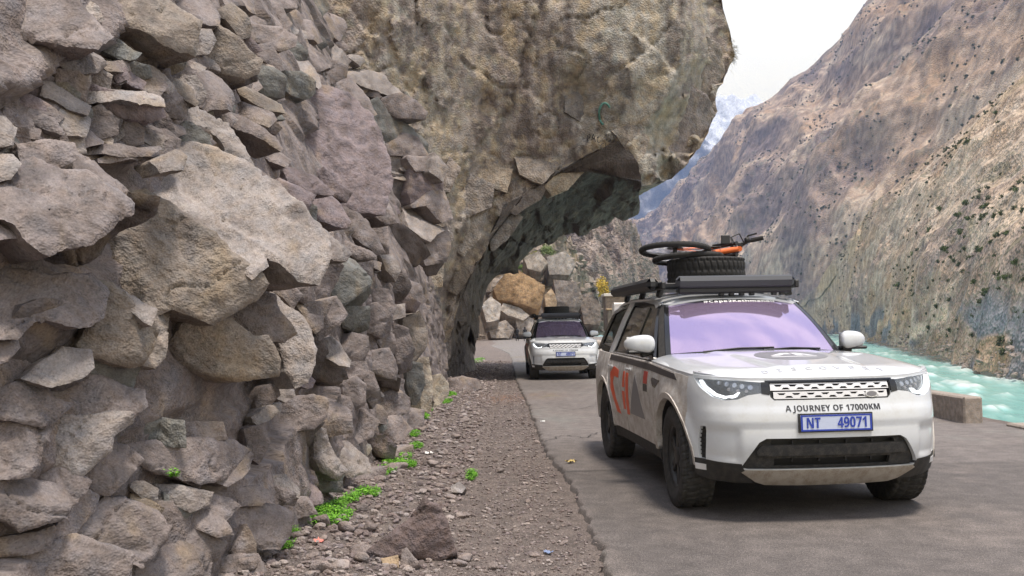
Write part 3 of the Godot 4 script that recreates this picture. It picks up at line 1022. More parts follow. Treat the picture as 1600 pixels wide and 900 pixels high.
	[.38,.08,0, -20,744,38,742,60,752,100,762,108,780,100,800,60,812,35,820,15,805,-20,800], [.3,.05,0, 62,737,110,732,140,750,130,770,112,788,102,760,67,750],
	[.3,.0,0, -20,848,30,841,60,836,85,826,75,850,50,860,-20,866], [.2,.03,0, 90,830,115,792,140,767,160,772,150,795,125,818,97,853,82,848],
	[.35,.07,0, 172,692,200,702,215,720,195,745,175,765,150,760,145,740], [.42,.08,0, 127,820,150,802,170,787,200,787,245,807,260,825,250,845,230,865,220,875,195,865,150,855,122,845],
	[.42,.07,0, 80,857,120,847,150,857,195,872,190,920,60,920,-20,920,-20,866,50,864], [.4,.07,0, 227,872,262,830,280,842,330,870,300,920,200,920,207,885],
	[.4,.05,1, 208,760,225,755,245,765,245,775,225,775], [.2,.05,4, 210,776,225,779,255,796,250,804,225,793,205,786], [-.15,-.06,2, 174,670,230,657,280,662,280,690,230,692,177,689],
	[.45,.10,0, 215,701,250,696,310,692,380,692,395,700,380,720,355,738,320,745,280,735,250,730,225,716], [-.5,.05,3, 275,740,318,750,312,760,280,747],
	[.5,.08,1, 260,757,300,766,330,772,325,785,300,795,265,775], [-.2,.06,2, 262,778,300,797,312,792,290,806,262,798], [.3,.08,0, 327,722,355,740,375,722,393,710,388,730,375,745,355,756,340,748],
	[.3,.06,0, 307,792,330,774,360,782,372,790,358,805,345,815,330,802], [.4,.08,0, 300,804,328,796,352,817,360,830,340,835,310,822], [.35,.07,0, 262,804,308,824,350,850,340,870,300,860,262,842],
	[.3,.08,0, 375,802,400,792,440,792,455,800,450,830,435,850,405,850,390,832], [.2,.06,0, 365,860,385,827,398,850,400,865,375,868], [.3,.05,0, 370,767,400,762,425,770,410,785,380,786],
	[.55,.06,1, 425,746,445,745,466,765,466,771,450,765,430,756], [.1,.06,0, 425,760,450,767,465,776,460,787,430,782], [-.3,-.04,6, 425,668,500,668,490,700,470,720,440,720,425,700],
	[.25,.10,1, 490,671,505,675,520,710,540,735,530,745,510,735,495,716], [-.1,.06,2, 475,727,510,714,540,741,535,750,480,746], [-.1,.03,2, 478,748,535,752,535,766,480,766],
	[.2,.05,0, 460,782,480,780,492,800,466,806], [.1,.02,0, 265,664,300,664,345,664,350,682,300,690,262,688], [.1,.04,0, 390,672,410,667,420,690,405,720,396,712],
	[.4,.06,0, 255,862,300,866,325,882,320,920,255,920], [.4,.06,0, 330,876,370,871,400,871,410,890,400,920,325,920], [.4,.06,0, 402,870,430,861,452,870,446,896,412,896],
	# --- right hand column down to the verge
	[-.2,.08,2, 535,485,575,483,575,514,560,520,540,510], [.1,.10,0, 577,481,590,476,615,495,617,520,600,525,577,515], [.15,.10,0, 580,455,605,455,616,480,607,510,592,478],
	[.3,.10,1, 610,481,630,478,630,492,617,495], [-.1,.08,3, 608,466,640,466,655,476,650,486,625,477], [.15,.08,0, 540,545,555,522,575,527,575,545,565,565,545,568],
	[.12,.12,0, 585,550,610,546,625,575,622,590,600,586,582,575], [-.6,.08,6, 597,590,622,593,620,606,600,601], [.15,.08,0, 572,580,581,585,596,620,590,630,576,610],
	[.15,.07,0, 540,602,560,592,572,602,570,630,550,640,540,622], [.1,.12,0, 617,510,635,516,645,545,645,575,630,580,617,540], [.1,.14,4, 632,501,650,491,665,511,665,540,652,560,642,540],
	[-.1,.10,2, 640,567,659,571,662,600,650,630,640,602], [.2,.14,5, 661,575,668,560,673,600,670,640,662,640], [.2,.12,5, 676,620,690,591,698,600,698,615,680,635],
	[.3,.08,0, 500,642,520,627,545,642,550,670,520,675,505,665], [.3,.08,0, 555,642,570,642,590,660,580,680,560,690,547,670], [.25,.09,0, 590,622,620,609,640,622,640,640,615,650,595,640],
	[.25,.09,0, 600,657,625,652,640,670,620,690,600,680], [-.1,.10,3, 577,677,600,682,618,700,615,716,595,712,580,692], [.35,.08,1, 522,692,545,687,572,717,576,737,545,742,532,730],
	[.3,.07,0, 597,717,640,702,640,720,610,737,597,730], [.3,.06,0, 640,640,662,642,660,668,644,690,636,672], [.3,.07,0, 545,744,576,740,596,736,590,756,552,768,540,760],
	[.2,.08,0, 548,570,570,568,576,584,560,592,546,590], [.2,.08,0, 600,520,616,524,618,546,600,544,590,534],
	]

# broken planes: every cell of a jittered lattice carries its own tilted plane; returns [height, cell id]
func broken(q: Vector2, cell: float, sd: int) -> Array:
	var g := q / cell
	var c := Vector2i(g.floor())
	var best := 1e9
	var h := 0.0
	var id := 0
	for j in range(-1, 2):
		for i in range(-1, 2):
			var k := c + Vector2i(i, j)
			var hs := hash(k * 7919 + Vector2i(sd, sd * 31))
			var a := float(hs & 255) / 255.0
			var b := float((hs >> 8) & 255) / 255.0
			var s := Vector2(k) + Vector2(0.15 + 0.7 * a, 0.15 + 0.7 * b)
			var d := g - s
			var e := d.length_squared() + 0.25 * float((hs >> 16) & 255) / 255.0
			if e < best:
				best = e
				var gr := Vector2(float((hs >> 4) & 127) / 63.5 - 1.0, float((hs >> 11) & 127) / 63.5 - 1.0)
				h = float((hs >> 20) & 127) / 63.5 - 1.0 + gr.dot(d) * 1.2
				id = hs & 0x3fff
	return [h, id]

# ------------------------------------------------------------ the overhang
var face_px := PackedVector2Array()
var face_v := PackedVector3Array()

func ring_spline(list: Array, n: int) -> Array:
	# list of [u, v, depth] to n world points, even in pixel length
	var L := [0.0]
	for i in range(1, list.size()):
		L.append(L[-1] + Vector2(list[i][0], list[i][1]).distance_to(Vector2(list[i - 1][0], list[i - 1][1])))
	var out := []
	for k in n:
		var s: float = L[-1] * k / (n - 1)
		var i := 0
		while i < L.size() - 2 and L[i + 1] < s: i += 1
		var t: float = (s - L[i]) / maxf(L[i + 1] - L[i], 1e-6)
		out.append([lerpf(list[i][0], list[i + 1][0], t), lerpf(list[i][1], list[i + 1][1], t), lerpf(list[i][2], list[i + 1][2], t)])
	return out

func over_noise(w: Vector3) -> float:
	var a: float = nz.lo.get_noise_3dv(w * 0.9)
	var b: float = nz.mid.get_noise_3dv(w * 0.42)
	var c: float = nz.ridge.get_noise_3d(w.x * 0.45, w.y * 0.30, w.z * 0.45)
	var c2: float = nz.ridge.get_noise_3d(w.x * 1.2 + 9.0, w.y * 0.7, w.z * 1.2)
	var d: float = nz.hi.get_noise_3dv(w * 0.5)
	return a * 0.10 + b * 0.05 + (c - 0.2) * 0.06 + (c2 - 0.2) * 0.045 + d * 0.018 - 0.13 * (1.0 - smoothstep(0.0, 0.03, absf(nz.crack.get_noise_3d(w.x * 0.42, w.y * 0.3, w.z * 0.42)))) - 0.07 * (1.0 - smoothstep(0.0, 0.035, absf(nz.crack.get_noise_3d(w.x * 0.9 + 40.0, w.y * 0.7, w.z * 0.9))))

func over_color(w: Vector3, u: float, v: float) -> Color:
	var a: float = nz.lo.get_noise_3d(w.x * 1.1, w.y * 0.5, w.z * 1.1)
	var s: float = nz.mid.get_noise_3d(w.x * 0.9, w.y * 0.16, w.z * 0.9)       # streaks running down the face
	var b: float = nz.mid.get_noise_3dv(w * 0.9)
	var e: float = nz.hi.get_noise_3dv(w * 0.45)
	var c := Color(0.34, 0.29, 0.262).lerp(Color(0.45, 0.40, 0.36), clampf(0.5 + a * 1.2, 0, 1))
	c = c.lerp(Color(0.47, 0.45, 0.40), smoothstep(0.9, 2.8, w.x + 0.8 * a) * smoothstep(5.2, 4.4, w.x) * 0.8)   # pale scoured panel
	c = c.lerp(Color(0.13, 0.10, 0.09), smoothstep(0.08, 0.30, s) * 0.62)
	c = c.lerp(Color(0.60, 0.55, 0.47), smoothstep(0.18, 0.40, nz.mid.get_noise_3d(w.x * 1.6 + 33.0, w.y * 0.12, w.z * 1.6)) * 0.5)
	c = c.lerp(Color(0.48, 0.37, 0.22), smoothstep(0.16, 0.42, -s + 0.5 * b) * 0.55)
	# patches of fresher, yellowish stone where flakes have come away
	c = c.lerp(Color(0.52, 0.43, 0.31), smoothstep(0.16, 0.26, nz.mid.get_noise_3d(w.x * 0.8 + 70.0, w.y * 0.8, w.z * 0.8) + 0.4 * e) * 0.6)
	# grey-green lichen
	c = c.lerp(Color(0.28, 0.30, 0.25), smoothstep(0.22, 0.5, e + 0.6 * nz.mid.get_noise_3dv(w * 0.5 + Vector3(20, 0, 0))) * 0.35)
	var g: float = nz.hi.get_noise_3d(w.x * 1.1, w.y * 0.8, w.z * 1.1)
	return c * (1.0 + 0.34 * b + 0.26 * e + 0.30 * g)

func build_overhang():
	var root := thing("rock_overhang", Vector3(-1.0, 0, -26), "massive brown rock overhang arching over the road with a dark underside", "rock overhang")
	var under_f := [[668, 640, 23.10], [684, 618, 25.96], [690, 602, 26.84], [700, 560, 26.84], [706, 510, 26.73], [722, 455, 26.62], [742, 415, 26.51], [765, 375, 26.40], [788, 322, 26.40], [840, 286, 26.40], [880, 262, 26.29], [905, 250, 26.18], [940, 232, 25.96], [960, 217, 25.85], [982, 232, 25.74], [996, 252, 25.63], [1003, 291, 25.74]]
	var nose := [[1003, 291, 25.74], [1030, 287, 26.29], [1060, 270, 26.84], [1088, 237, 27.39], [1105, 206, 27.72], [1119, 176, 28.05], [1115, 150, 28.16], [1131, 124, 28.49], [1147, 86, 28.82], [1141, 50, 28.82], [1128, 8, 28.60], [1110, -60, 28.38], [1070, -170, 28.05], [960, -270, 27.50], [700, -330, 25.85], [440, -260, 22.55], [480, 0, 21.56], [560, 150, 21.56], [600, 300, 22.00], [610, 450, 22.66], [600, 560, 23.10], [610, 660, 23.32], [668, 640, 23.10]]
	var outline := PackedVector2Array()
	var dl := []
	for k in [ring_spline(under_f, 110), ring_spline(nose, 240)]:
		for i in k.size() - 1:
			var q = k[i]
			var w0 := at(q[0], q[1], q[2])
			var wob: float = 5.0 * nz.mid.get_noise_3dv(w0 * 1.1) + 2.5 * nz.hi.get_noise_3dv(w0 * 0.7)
			outline.append(Vector2(q[0] + wob, q[1] + wob * 0.7))
			dl.append(q[2])
	var nb := outline.size()
	var coarse := PackedVector2Array()
	for i in range(0, nb, 4): coarse.append(outline[i])
	var f := fill_poly(outline, [], 4.8, 0.25)
	var pts: PackedVector2Array = f.p
	var verts := PackedVector3Array()
	var cols := PackedColorArray()
	# ridge from which the nose turns away
	var fgroups := PackedInt32Array()
	var crease := pv2([1062, -400, 1068, 40, 1062, 100, 1046, 150, 1020, 185, 1000, 225, 988, 240])
	for i in pts.size():
		var q := pts[i]
		var d: float
		if i < nb: d = dl[i]
		else:
			# depth of the face: recedes to the right of the crease, leans out a little with height, bulges
			d = lerpf(22.2, 26.2, smoothstep(580.0, 780.0, q.x)) - 0.5 * smoothstep(300.0, 0.0, q.y)
			var cx := 1200.0
			for k in crease.size() - 1:
				if q.y >= crease[k].y and q.y <= crease[k + 1].y:
					cx = lerpf(crease[k].x, crease[k + 1].x, (q.y - crease[k].y) / (crease[k + 1].y - crease[k].y))
			d += clampf((q.x - cx) / 85.0, 0.0, 1.1) * 2.2 + (0.25 if q.x > cx else 0.0)
			d -= 0.5 * exp(-pow((q.x - 950.0) / 110.0, 2) - pow((q.y - 90.0) / 150.0, 2))
			# hollow scoops above the lip
			d += 0.55 * exp(-pow((q.x - 900.0) / 26.0, 2) - pow((q.y - 150.0) / 38.0, 2))
			d += 0.35 * exp(-pow((q.x - 758.0) / 14.0, 2) - pow((q.y - 160.0) / 20.0, 2))
			var e := edge_dist(q, coarse)
			if e < 60.0 and i >= nb:
				# blend to the rim's own depth
				var bd := 1e9
				var bi := 0
				for k in range(0, nb, 5):
					var dd := q.distance_squared_to(outline[k])
					if dd < bd:
						bd = dd; bi = k
				d = lerpf(dl[bi] + 0.0, d, smoothstep(0.0, 60.0, e))
		var w := at(q.x, q.y, d)
		var h := over_noise(w)
		# blocky broken stone near the arch lip and on the leg
		var wq := Vector2(w.x, w.y * 0.62) + Vector2(nz.mid.get_noise_3dv(w * 0.7), nz.mid.get_noise_3dv(w * 0.7 + Vector3(8, 8, 8))) * 0.22
		var f1 := broken(wq.rotated(0.5), 2.3, 3)
		var f2 := broken(wq.rotated(-0.3), 0.55, 8)
		var blocky := clampf(smoothstep(235.0, 330.0, q.y + 0.25 * (q.x - 700.0)) + smoothstep(745.0, 690.0, q.x) * 0.8, 0.0, 1.0)
		h += f1[0] * 0.17 + f2[0] * lerpf(0.0, 0.12, blocky)
		fgroups.append(1 + (f1[1] if blocky < 0.5 else f2[1]))
		var r := ray(q.x, q.y).normalized()
		w -= r * h * (0.35 if i < nb else 1.0)
		verts.append(w - root.position)
		cols.append(over_color(w, q.x, q.y))
	face_px = pts
	for w in verts: face_v.append(w + root.position)
	var idx: PackedInt32Array = f.i
	obj("face", mesh_of(verts, idx, cols, true, fgroups), M.big_rock, root)
	# underside of the arch, from the front lip to the far lip
	var uf := ring_spline(under_f, 150)
	var under_b := [[742, 612, 30.80], [746, 600, 33.00], [747, 584, 34.65], [742, 556, 35.64], [748, 520, 36.30], [752, 490, 36.52], [757, 462, 36.85], [775, 440, 37.18], [795, 427, 37.40], [845, 394, 37.62], [880, 378, 37.62], [915, 366, 37.62], [950, 357, 37.62], [980, 343, 37.40], [990, 333, 37.18], [998, 322, 36.96], [996, 306, 36.74]]
	var ub := ring_spline(under_b, 150)
	var p := PackedVector3Array()
	var c := PackedColorArray()
	var nv := 70
	var ug := PackedInt32Array()
	for j in nv:
		var t := float(j) / (nv - 1)
		for i in 150:
			var a: Vector3 = (verts[i] + root.position) if (j == 0 and i < 109) else at(uf[i][0], uf[i][1], uf[i][2])
			var b := at(ub[i][0], ub[i][1], ub[i][2])
			var w := a.lerp(b, t)
			w.y += 0.55 * sin(t * PI) * smoothstep(20.0, 70.0, i)
			var s := sin(clampf(t, 0.03, 1.0) * PI * 0.5)
			var uq := Vector2(i * 0.105, w.z * 0.55) + Vector2(nz.mid.get_noise_3dv(w * 0.6), nz.mid.get_noise_3dv(w * 0.6 + Vector3(8, 8, 8))) * 0.3
			var b1 := broken(uq.rotated(0.6), 1.6, 21)
			var b2 := broken(uq, 0.6, 22)
			ug.append(1 + b2[1])
			var cv: float = b1[0] * 0.26 + b2[0] * 0.07
			var h: float = over_noise(w) * 1.1 + cv
			w += Vector3(0.35, -0.9, 0.1) * h * (0.0 if j == 0 else 0.8) * minf(1.0, t * 6.0)
			p.append(w - root.position)
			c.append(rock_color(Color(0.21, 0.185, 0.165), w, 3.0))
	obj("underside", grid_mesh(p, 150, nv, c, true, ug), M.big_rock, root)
	# flank beyond the nose and the back of the mass
	var nf := ring_spline(nose, 160)
	p = PackedVector3Array(); c = PackedColorArray()
	for j in 26:
		var t := float(j) / 25
		for i in 160:
			var a := at(nf[i][0], nf[i][1], nf[i][2])
			var b := Vector3(a.x, a.y, -38.0)
			if i < 30:
				var far := at(996, 306, 36.7)
				b = far.lerp(Vector3(a.x - 0.8, a.y, -38.0), smoothstep(0.0, 30.0, i))
			var w := a.lerp(b, t)
			var h := over_noise(w) * minf(1.0, t * 6.0)
			w += Vector3(0.8, 0.0, 0.0) * h
			p.append(w - root.position)
			c.append(over_color(w, 1000, 0))
	obj("flank", grid_mesh(p, 160, 26, c, true), M.big_rock, root)
	# blocks of broken stone along the lip and down the leg
	var lip := [[.3, 5, 820, 216, 850, 228, 872, 258, 846, 284, 815, 270, 806, 240], [.1, 5, 856, 290, 882, 262, 902, 254, 908, 268, 886, 292, 864, 300], [.2, 4, 788, 320, 828, 288, 852, 290, 842, 308, 806, 330],
		[.1, 4, 700, 302, 735, 276, 770, 290, 765, 320, 730, 336, 705, 330], [.0, 5, 712, 338, 760, 326, 748, 370, 724, 396, 704, 380], [.0, 4, 694, 402, 720, 398, 728, 430, 712, 456, 696, 450],
		[.1, 5, 686, 462, 710, 460, 704, 508, 690, 516], [.2, 1, 690, 520, 702, 514, 700, 556, 688, 570], [.3, 4, 722, 236, 768, 226, 800, 258, 790, 296, 748, 280], [.1, 1, 668, 330, 698, 322, 704, 372, 690, 396, 668, 380], [.2, 2, 664, 400, 690, 404, 688, 446, 668, 452],
		[-.3, 3, 1014, 242, 1040, 190, 1066, 130, 1104, 150, 1114, 180, 1086, 232, 1058, 264, 1012, 284], [.0, 0, 962, 206, 990, 196, 1012, 218, 1000, 246, 984, 232], [.3, 4, 660, 250, 690, 236, 716, 262, 700, 296, 668, 300], [.2, 1, 664, 470, 684, 468, 686, 512, 668, 520], [.2, 5, 660, 530, 684, 526, 684, 580, 664, 584],
		[.1, 4, 768, 372, 796, 330, 812, 340, 790, 372, 770, 388], [-.2, 3, 1066, 118, 1100, 60, 1122, 70, 1130, 112, 1110, 146], [.2, 0, 888, 118, 918, 108, 924, 150, 908, 186, 886, 172]]
	var seen := {}
	for e in lip:
		var poly := pv2(e.slice(2))
		var c2 := Vector2.ZERO
		for q in poly: c2 += q
		c2 /= poly.size()
		var best := 1e9
		var bi := 0
		for i in range(0, face_px.size(), 2):
			var dd := face_px[i].distance_squared_to(c2)
			if dd < best:
				best = dd; bi = i
		var w := face_v[bi]
		var hit := at(c2.x, c2.y, -w.z - 0.03)
		var tone: Color = over_color(hit, 0, 0).lerp(TONES[e[1]], 0.35)
		var m := rock_block(poly, {"normal": Vector3(rng.randf_range(-0.15, 0.35) + (0.7 if c2.x > 1010 else 0.0), e[0], 1.0), "anchor": hit, "tone": tone, "seed": c2.x * 0.13, "step": 3.4, "thick": 0.5, "chip": 0.5, "rough": 1.6, "grow": 4.0, "back": Vector3(-0.1, 0.05, -1.0)})
		obj("block", shifted(m, root.position), M.big_rock, root)

# ------------------------------------------------------------ small mesh helpers
func new_st() -> SurfaceTool:
	var st := SurfaceTool.new()
	st.begin(Mesh.PRIMITIVE_TRIANGLES)
	st.set_smooth_group(-1)
	return st

func quad(st, a, b, c, d):
	for v in [a, b, c, a, c, d]: st.add_vertex(v)

# box with chamfered edges; b turns it
func bx(st, cen: Vector3, size: Vector3, ch = 0.004, b = Basis()):
	var h := size * 0.5
	ch = minf(ch, minf(h.x, minf(h.y, h.z)) * 0.8)
	var f = func(x, y, z): return cen + b * Vector3(x, y, z)
	var i = h - Vector3.ONE * ch
	for s in [-1.0, 1.0]:
		var q := [[f.call(s * h.x, -i.y, -i.z), f.call(s * h.x, i.y, -i.z), f.call(s * h.x, i.y, i.z), f.call(s * h.x, -i.y, i.z)],
			[f.call(-i.x, s * h.y, -i.z), f.call(-i.x, s * h.y, i.z), f.call(i.x, s * h.y, i.z), f.call(i.x, s * h.y, -i.z)],
			[f.call(-i.x, -i.y, s * h.z), f.call(i.x, -i.y, s * h.z), f.call(i.x, i.y, s * h.z), f.call(-i.x, i.y, s * h.z)]]
		for k in q:
			if s > 0: quad(st, k[3], k[2], k[1], k[0])
			else: quad(st, k[0], k[1], k[2], k[3])
	for a in [-1.0, 1.0]:
		for c in [-1.0, 1.0]:
			var w: bool = a * c > 0
			var e := [[f.call(a * h.x, c * i.y, -i.z), f.call(a * i.x, c * h.y, -i.z), f.call(a * i.x, c * h.y, i.z), f.call(a * h.x, c * i.y, i.z)],
				[f.call(-i.x, a * h.y, c * i.z), f.call(-i.x, a * i.y, c * h.z), f.call(i.x, a * i.y, c * h.z), f.call(i.x, a * h.y, c * i.z)],
				[f.call(c * i.x, -i.y, a * h.z), f.call(c * h.x, -i.y, a * i.z), f.call(c * h.x, i.y, a * i.z), f.call(c * i.x, i.y, a * h.z)]]
			for k in e:
				if w: quad(st, k[3], k[2], k[1], k[0])
				else: quad(st, k[0], k[1], k[2], k[3])

func tube(st, pts: Array, r, n = 8, closed = false):
	var rings := []
	for i in pts.size():
		var a: Vector3 = pts[(i - 1 + pts.size()) % pts.size()] if (i > 0 or closed) else pts[0]
		var b: Vector3 = pts[(i + 1) % pts.size()] if (i < pts.size() - 1 or closed) else pts[-1]
		var d := (b - a).normalized()
		var s := d.cross(Vector3.UP if absf(d.y) < 0.9 else Vector3.RIGHT).normalized()
		var t := s.cross(d)
		var ring := []
		var rr: float = r[i] if r is Array else r
		for k in n: ring.append(pts[i] + (s * cos(TAU * k / n) + t * sin(TAU * k / n)) * rr)
		rings.append(ring)
	var m := pts.size() if closed else pts.size() - 1
	st.set_smooth_group(0)
	for i in m:
		var A = rings[i]
		var B = rings[(i + 1) % pts.size()]
		for k in n:
			var j = (k + 1) % n
			quad(st, A[k], B[k], B[j], A[j])
	st.set_smooth_group(-1)
	if not closed:
		for k in range(1, n - 1):
			for v in [rings[0][0], rings[0][k], rings[0][k + 1]]: st.add_vertex(v)
			for v in [rings[-1][0], rings[-1][k + 1], rings[-1][k]]: st.add_vertex(v)

# profile of (radius, axial) spun about x
func lathe(st, prof: Array, n = 48, cen = Vector3.ZERO):
	for i in prof.size() - 1:
		st.set_smooth_group(0 if prof[i].size() < 3 else -1)
		for k in n:
			var a0 = TAU * k / n
			var a1 = TAU * (k + 1) / n
			var f = func(q, a): return cen + Vector3(q[1], cos(a) * q[0], sin(a) * q[0])
			quad(st, f.call(prof[i], a0), f.call(prof[i], a1), f.call(prof[i + 1], a1), f.call(prof[i + 1], a0))
	st.set_smooth_group(-1)

func fin(st: SurfaceTool) -> ArrayMesh:
	st.generate_normals()
	return st.commit()

func torus_pts(cen: Vector3, r: float, n: int, ax = Vector3.UP) -> Array:
	var s: Vector3 = ax.cross(Vector3.RIGHT if absf(ax.x) < 0.9 else Vector3.FORWARD).normalized()
	var t: Vector3 = s.cross(ax).normalized()
	var o := []
	for k in n: o.append(cen + (s * cos(TAU * k / n) + t * sin(TAU * k / n)) * r)
	return o

# ------------------------------------------------------------ car body surface
var PL := []          # half plan of the lower body from front centre round to rear centre, by arc length
const PSTEP := 0.01

func plan_init():
	var key := [[0, .885], [.25, .878], [.5, .85], [.70, .785], [.84, .675], [.925, .52], [.968, .32], [.985, .05], [.985, -.45], [.978, -1.2], [.980, -2.2], [.988, -2.9], [.975, -3.4], [.945, -3.72], [.87, -3.94], [.7, -4.06], [.4, -4.105], [0, -4.115]]
	var c := Curve2D.new()
	c.bake_interval = 0.005
	for i in key.size():
		var p := Vector2(key[i][0], key[i][1])
		var a := Vector2(key[maxi(i - 1, 0)][0], key[maxi(i - 1, 0)][1])
		var b := Vector2(key[mini(i + 1, key.size() - 1)][0], key[mini(i + 1, key.size() - 1)][1])
		var tn := (b - a).normalized()
		if i == 0: tn = Vector2(1, 0)
		if i == key.size() - 1: tn = Vector2(-1, 0)
		c.add_point(p, -tn * p.distance_to(a) * 0.33, tn * p.distance_to(b) * 0.33)
	var L := c.get_baked_length()
	var s := 0.0
	while s <= L:
		PL.append(c.sample_baked(s, true))
		s += PSTEP

func plan_at(u: float) -> Vector2:
	var f := clampf(absf(u) / PSTEP, 0.0, PL.size() - 1.001)
	var i := int(f)
	return (PL[i] as Vector2).lerp(PL[i + 1], f - i)

func uz(z: float) -> float:      # along the flank
	for i in range(60, PL.size() - 60):
		if PL[i].y <= z: return i * PSTEP
	return (PL.size() - 60) * PSTEP

func ux(x: float) -> float:      # across the front, keeps the sign
	for i in PL.size():
		if PL[i].x >= absf(x): return i * PSTEP * signf(x)
	return 0.9 * signf(x)

func prof(tab: Array, v: float) -> float:
	if v <= tab[0][0]: return tab[0][1]
	for i in tab.size() - 1:
		if v <= tab[i + 1][0]:
			var t: float = (v - tab[i][0]) / (tab[i + 1][0] - tab[i][0])
			var a: float = tab[maxi(i - 1, 0)][1]
			var b: float = tab[mini(i + 2, tab.size() - 1)][1]
			return cubic_interpolate(tab[i][1], tab[i + 1][1], a, b, t)
	return tab[-1][1]

const FRONT_IN := [[.22, .22], [.30, .13], [.38, .06], [.46, .02], [.56, .0], [.66, .0], [.78, .012], [.88, .028], [.98, .05], [1.05, .085], [1.12, .14]]
const SIDE_IN := [[.26, .07], [.34, .045], [.44, .028], [.58, .014], [.75, .0], [.92, .0], [1.0, .008], [1.08, .026], [1.18, .058]]

func body(u: float, v: float, off = 0.0) -> Vector3:
	var p := plan_at(u)
	var a := plan_at(absf(u) - 0.02)
	var b := plan_at(absf(u) + 0.02)
	if absf(u) < 0.02: a = Vector2(-b.x, b.y)
	var t := (b - a).normalized()
	var n := Vector2(-t.y, t.x)
	if n.dot(Vector2(p.x, p.y + 1.6)) < 0: n = -n
	var k := smoothstep(0.25, 0.85, absf(n.y)) if p.y > -1.0 else 0.0
	var ins := lerpf(prof(SIDE_IN, v), prof(FRONT_IN, v), k)
	# sunk pockets beside the corner vents, and a soft step below the lamps
	var au := absf(u)
	ins += 0.020 * k * smoothstep(0.66, 0.72, au) * smoothstep(1.0, 0.95, au) * smoothstep(0.45, 0.48, v) * smoothstep(0.70, 0.665, v)
	ins -= 0.010 * k * smoothstep(0.70, 0.735, v) * smoothstep(0.86, 0.80, v)
	# flared wheel arches
	for wz in [0.0, -2.923]:
		var r := Vector2(p.y - wz, v - 0.40).length()
		ins -= 0.026 * exp(-pow((r - 0.50) / 0.055, 2)) * (1.0 - k) * smoothstep(1.05, 0.9, v)
	var w = p - n * (ins - off)
	return Vector3(w.x * (-1.0 if u < 0 else 1.0), v, w.y)

func body_n(u: float, v: float) -> Vector3:
	var e := 0.01
	return (body(u + e, v) - body(u - e, v)).cross(body(u, v + e) - body(u, v - e)).normalized()

# greenhouse side: (z, y) to x
func green(z: float, y0: float, off = 0.0) -> Vector3:
	var y := 1.15 + (y0 - 1.15) * 0.925
	var x := 0.918 - (y - 1.14) * 0.42 - 0.16 * pow(maxf(y - 1.5, 0.0), 1.5) - 0.05 * smoothstep(-2.8, -4.1, z) - 0.02 * smoothstep(-1.3, -0.8, z)
	return Vector3(x + off, y, z)

func glass_front(a: float, b: float, off = 0.0) -> Vector3:
	var hw := lerpf(0.80, 0.635, b)
	var z := lerpf(-0.60 - 0.21 * a * a, -1.385 - 0.10 * a * a, b)
	var y := lerpf(1.195 - 0.035 * a * a, 1.70 - 0.02 * a * a, b)
	var bul := 0.03 * sin(b * PI)
	var n := Vector3(a * 0.25, 0.82, 0.55).normalized()
	return Vector3(a * hw, y, z) + n * (bul + off)

var HB := PackedVector2Array()   # hood boundary in plan (x, z), front and flanks
func v_top(z: float) -> float:
	return prof([[-4.2, 1.19], [-2.5, 1.165], [-0.8, 1.135], [-0.2, 1.11], [0.3, 1.085], [0.6, 1.062], [0.9, 1.04]], z)

func hood_init():
	var u := -uz(-0.80)
	var e := uz(-0.80)
	while u <= e:
		var p := plan_at(u)
		var q := body(u, v_top(p.y))
		HB.append(Vector2(q.x, q.z))
		u += 0.03

func hood_y(x: float, z: float) -> float:
	var best := 1e9
	var bz := 0.0
	var p := Vector2(x, z)
	for i in HB.size() - 1:
		var q := Geometry2D.get_closest_point_to_segment(p, HB[i], HB[i + 1])
		var d := p.distance_squared_to(q)
		if d < best:
			best = d; bz = q.y
	var e := sqrt(best)
	var edge := v_top(bz)
	var top := 1.205 - 0.055 * smoothstep(-0.7, 0.85, z) - 0.045 * maxf(z + 0.2, 0.0) - 0.025 * x * x
	# raised centre panel between two soft creases
	top += 0.012 * (1.0 - smoothstep(0.34 + 0.1 * (-z), 0.44 + 0.1 * (-z), absf(x)))
	var t := clampf(e / 0.24, 0.0, 1.0)
	return edge + (top - edge) * (1.0 - pow(1.0 - t, 2.6))

# A panel: outline and holes in a 2D domain, laid on a surface by fn(p, off) ; edges turned inwards by flange
func panel(outer: PackedVector2Array, holes: Array, fn: Callable, step = 0.035, off = 0.0, flange = 0.02, mirror = false) -> ArrayMesh:
	var ro := resample(outer, step)
	var rh := []
	for h in holes: rh.append(resample(h, step * 0.6))
	var f := fill_poly(ro, rh, step)
	var pts: PackedVector2Array = f.p
	var verts := PackedVector3Array()
	var groups := PackedInt32Array()
	for q in pts:
		verts.append(fn.call(q, off)); groups.append(1)
	var idx: PackedInt32Array = f.i
	# orientation: outward is where off grows
	var a := verts[idx[0]]
	var nn := (verts[idx[1]] - a).cross(verts[idx[2]] - a)
	var outw: Vector3 = fn.call(pts[idx[0]], off + 0.02) - a
	var flip := nn.dot(outw) > 0        # clockwise front faces: the cross product points inwards
	var loops := [[0, ro.size()]]
	var s := ro.size()
	for h in rh:
		loops.append([s, h.size()]); s += h.size()
	if flange > 0.0:
		for l in loops:
			var n: int = l[1]
			var base := verts.size()
			for k in 2:
				for i in n:
					var q := pts[l[0] + i]
					verts.append(fn.call(q, off - flange * k)); groups.append(2)
			for i in n:
				var j := (i + 1) % n
				idx.append_array([base + i, base + j, base + n + i, base + j, base + n + j, base + n + i])
	if flip:
		for i in range(0, idx.size(), 3):
			var t := idx[i + 1]
			idx[i + 1] = idx[i + 2]
			idx[i + 2] = t
	return mesh_of(verts, idx, null, true, groups)

func mir(flat: Array) -> PackedVector2Array:
	var o := PackedVector2Array()
	for q in pv2(flat): o.append(Vector2(-q.x, q.y))
	o.reverse()
	return o

